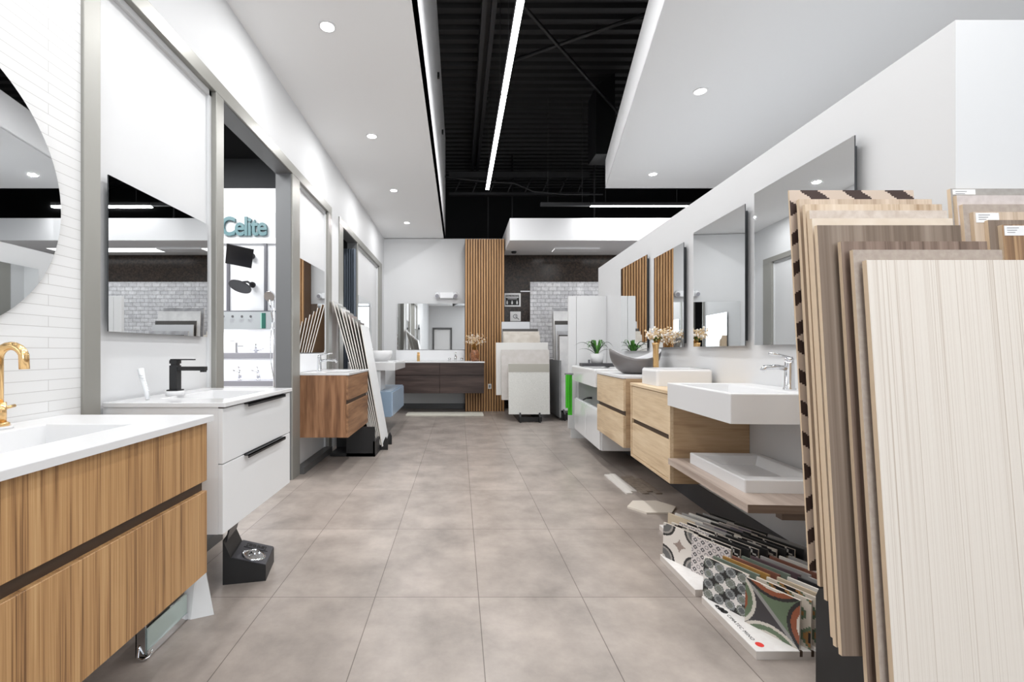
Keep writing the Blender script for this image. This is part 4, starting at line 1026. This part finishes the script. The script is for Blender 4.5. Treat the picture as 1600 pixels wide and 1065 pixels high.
F2 = [(speckled('board_face_concrete', (.30, .28, .26), (.38, .36, .34), 30, .6), 'grey concrete look sample board, rearmost at the right edge', True),
      (speckled('board_face_pinkgrey', (.52, .46, .44), (.60, .54, .52), 40, .6), 'pinkish grey sample board, second from back at the right edge', False),
      (F[7], 'pale linen sample board, third from back at the right edge', False),
      (F[1], 'warm wood sample board with a white label, fourth at the right edge', True),
      (F[5], 'ribbed grey wood sample board, fifth at the right edge', False),
      (striped('board_face_dark_stripes', [(.3, (.10, .06, .035)), (.48, (.26, .15, .08)), (.62, (.50, .33, .18)), (.8, (.62, .45, .28))], 45), 'brown striped wood sample board with a label card, at the right edge', True)]
for i, ((x, y), (f, lab, card)) in enumerate(zip(B2, F2)):
    yt = 1.436-.0125*i; x0 = C_(x, yt); zt = Z_(y, yt); zb = .12
    o = lean_board('sample_board', lab, x0, .42, yt, zt, yt-.1, zb, f, group='boards in the far right rack')
    if card:
        H_ = math.hypot(zt-zb, .1)
        bm = NB(); box(bm, .006, .078, -.0012, 0, H_-(.02 if i == 0 else .034), H_-.003)
        for k in range(3): box(bm, .014, .05-.006*k, -.0016, -.001, H_-.011-.007*k, H_-.0095-.007*k, 1)
        obj('label_card', bm, [WINK, GREYD], o)
def front_rack(label, x0, x1, dy=0):
    t = thing('board_rack', label, 'display rack', (0, 0, 0))
    for x in (x0, x1):
        bm = NB(); prism(bm, [(1.475, 0), (1.475, .295), (1.462, .325), (1.44, .338), (1.415, .325), (1.16, .10), (1.10, .12), (1.07, .10), (1.07, 0)], 'x', x, x+.018); obj('side_cheek', bm, BLACK, t)
    return t
t = front_rack('black floor rack carrying the nine leaning wood boards in front', 1.175, 1.44)
bm = NB(); box(bm, 1.13, 1.30, 1.30, 1.33, 0, .03); cyl(bm, (1.145, 1.315, .03), (1.145, 1.315, .055), .012); obj('foot_bar', bm, BLACK, t)
bm = NB(); prism(bm, [(1.40, 0), (1.40, .415), (1.36, .40), (1.33, .26), (1.24, .24), (1.19, .14), (1.15, .11), (1.15, 0)], 'x', 1.22, 1.43); obj('step_block', bm, BLACK, t)
t = thing('board_rack', 'black floor rack under the boards at the right edge', 'display rack', (0, 0, 0))
for x in (1.70, 1.95):
    bm = NB(); box(bm, x, x+.018, 1.22, 1.44, 0, .118); obj('side_cheek', bm, BLACK, t)

# ------------------------------------------------------------------ small things on the floor, left
t = thing('floor_drain_display', 'black wedge display with a round steel drain and lettering on the floor', 'display stand', (-1.110, 2.105, 0), R(12))
bm = NB(); prism(bm, [(0, 0), (.19, 0), (.19, .075), (.035, .125), (0, .21)], 'y', 0, .20); obj('wedge', bm, BLACK, t)
bm = NB(); prism(bm, [(.010, .20), (.017, .20), (.030, .255), (.023, .255)], 'y', -.0, .18); obj('back_plate', bm, BLACKM, t)
ang = math.atan2(.05, .155); M = Matrix.Translation((.113, .095, .1005)) @ Matrix.Rotation(ang, 4, 'Y')
bm = NB(); box(bm, -.077, .077, -.095, .105, 0, .003); bm.transform(M); obj('top_plate', bm, mat('charcoal_plate', (.06, .06, .07), .4, .3), t)
bm = NB(); lathe(bm, [(.056, .003), (.056, .007), (.042, .0085), (.040, .0075)], seg=40)
tube(bm, [(.02*math.cos(a/3), .028+.02*math.sin(a/3), .009) for a in range(0, 17)], .003, 6); tube(bm, [(-.02, -.03, .009), (-.01, -.01, .010), (-.02, .0, .009)], .003, 6)
bm.transform(M @ Matrix.Translation((.008, -.032, 0))); obj('drain_cover', bm, CHROME, t)
bm = NB(); box(bm, -.055, .06, .032, .037, .003, .005); bm.transform(M); obj('ink_line', bm, INK, t)
o = text('drain_lettering', '[EBBE]', .036, INK, t, (0, 0, 0), (0, 0, 0), .0004, .0008)
o.matrix_local = M @ Matrix.Translation((.0, .065, .0045))
bm = NB(); V = [(-1.30, 1.86), (-1.098, 1.835), (-1.022, 1.87), (-1.15, 2.0)]
b0 = [bm.verts.new((x, y, 0)) for x, y in V]; ap = [bm.verts.new((-1.10, 1.885, .25)), bm.verts.new((-1.085, 1.89, .25)), bm.verts.new((-1.10, 1.92, .25))]
bm.faces.new(b0); bm.faces.new([b0[0], b0[1], ap[0]]); bm.faces.new([b0[1], b0[2], ap[1], ap[0]]); bm.faces.new([b0[2], b0[3], ap[2], ap[1]]); bm.faces.new([b0[3], b0[0], ap[0], ap[2]]); bm.faces.new(ap)
tag(obj('wedge_sign', bm, PANEL), 'white pointed wedge standing on the floor beside the teak vanity', 'wedge')
t = thing('linear_drain_sample', 'steel linear drain sample with pale glass insert on the floor under the teak vanity', 'drain sample', (-1.155, 1.60, 0))
bm = NB(); box(bm, 0, .004, 0, .235, .004, .15); box(bm, .0, .045, 0, .235, .004, .008); box(bm, .041, .045, 0, .235, .008, .03); box(bm, 0, .035, 0, .004, .004, .12); obj('channel', bm, CHROME, t)
bm = NB(); box(bm, .036, .041, .005, .235, .012, .105); o = obj('glass_insert', bm, GLASSG, t)
bm = NB(); box(bm, .005, .030, .002, .235, .105, .15); obj('upper_flange', bm, mat('brown_steel', (.20, .16, .13), .3, .8), t)
bm = NB(); tube(bm, [(.012, -.002, .045), (.015, -.012, .012), (.035, -.014, .006), (.052, -.004, .012), (.054, .01, .03)], .004, 8); obj('hook', bm, CHROME, t)
bm = NB(); tube(bm, [(0, 0, .09), (-.03, -.01, .082), (-.05, -.01, .078)], .004, 8); obj('pin', bm, CHROME, t)
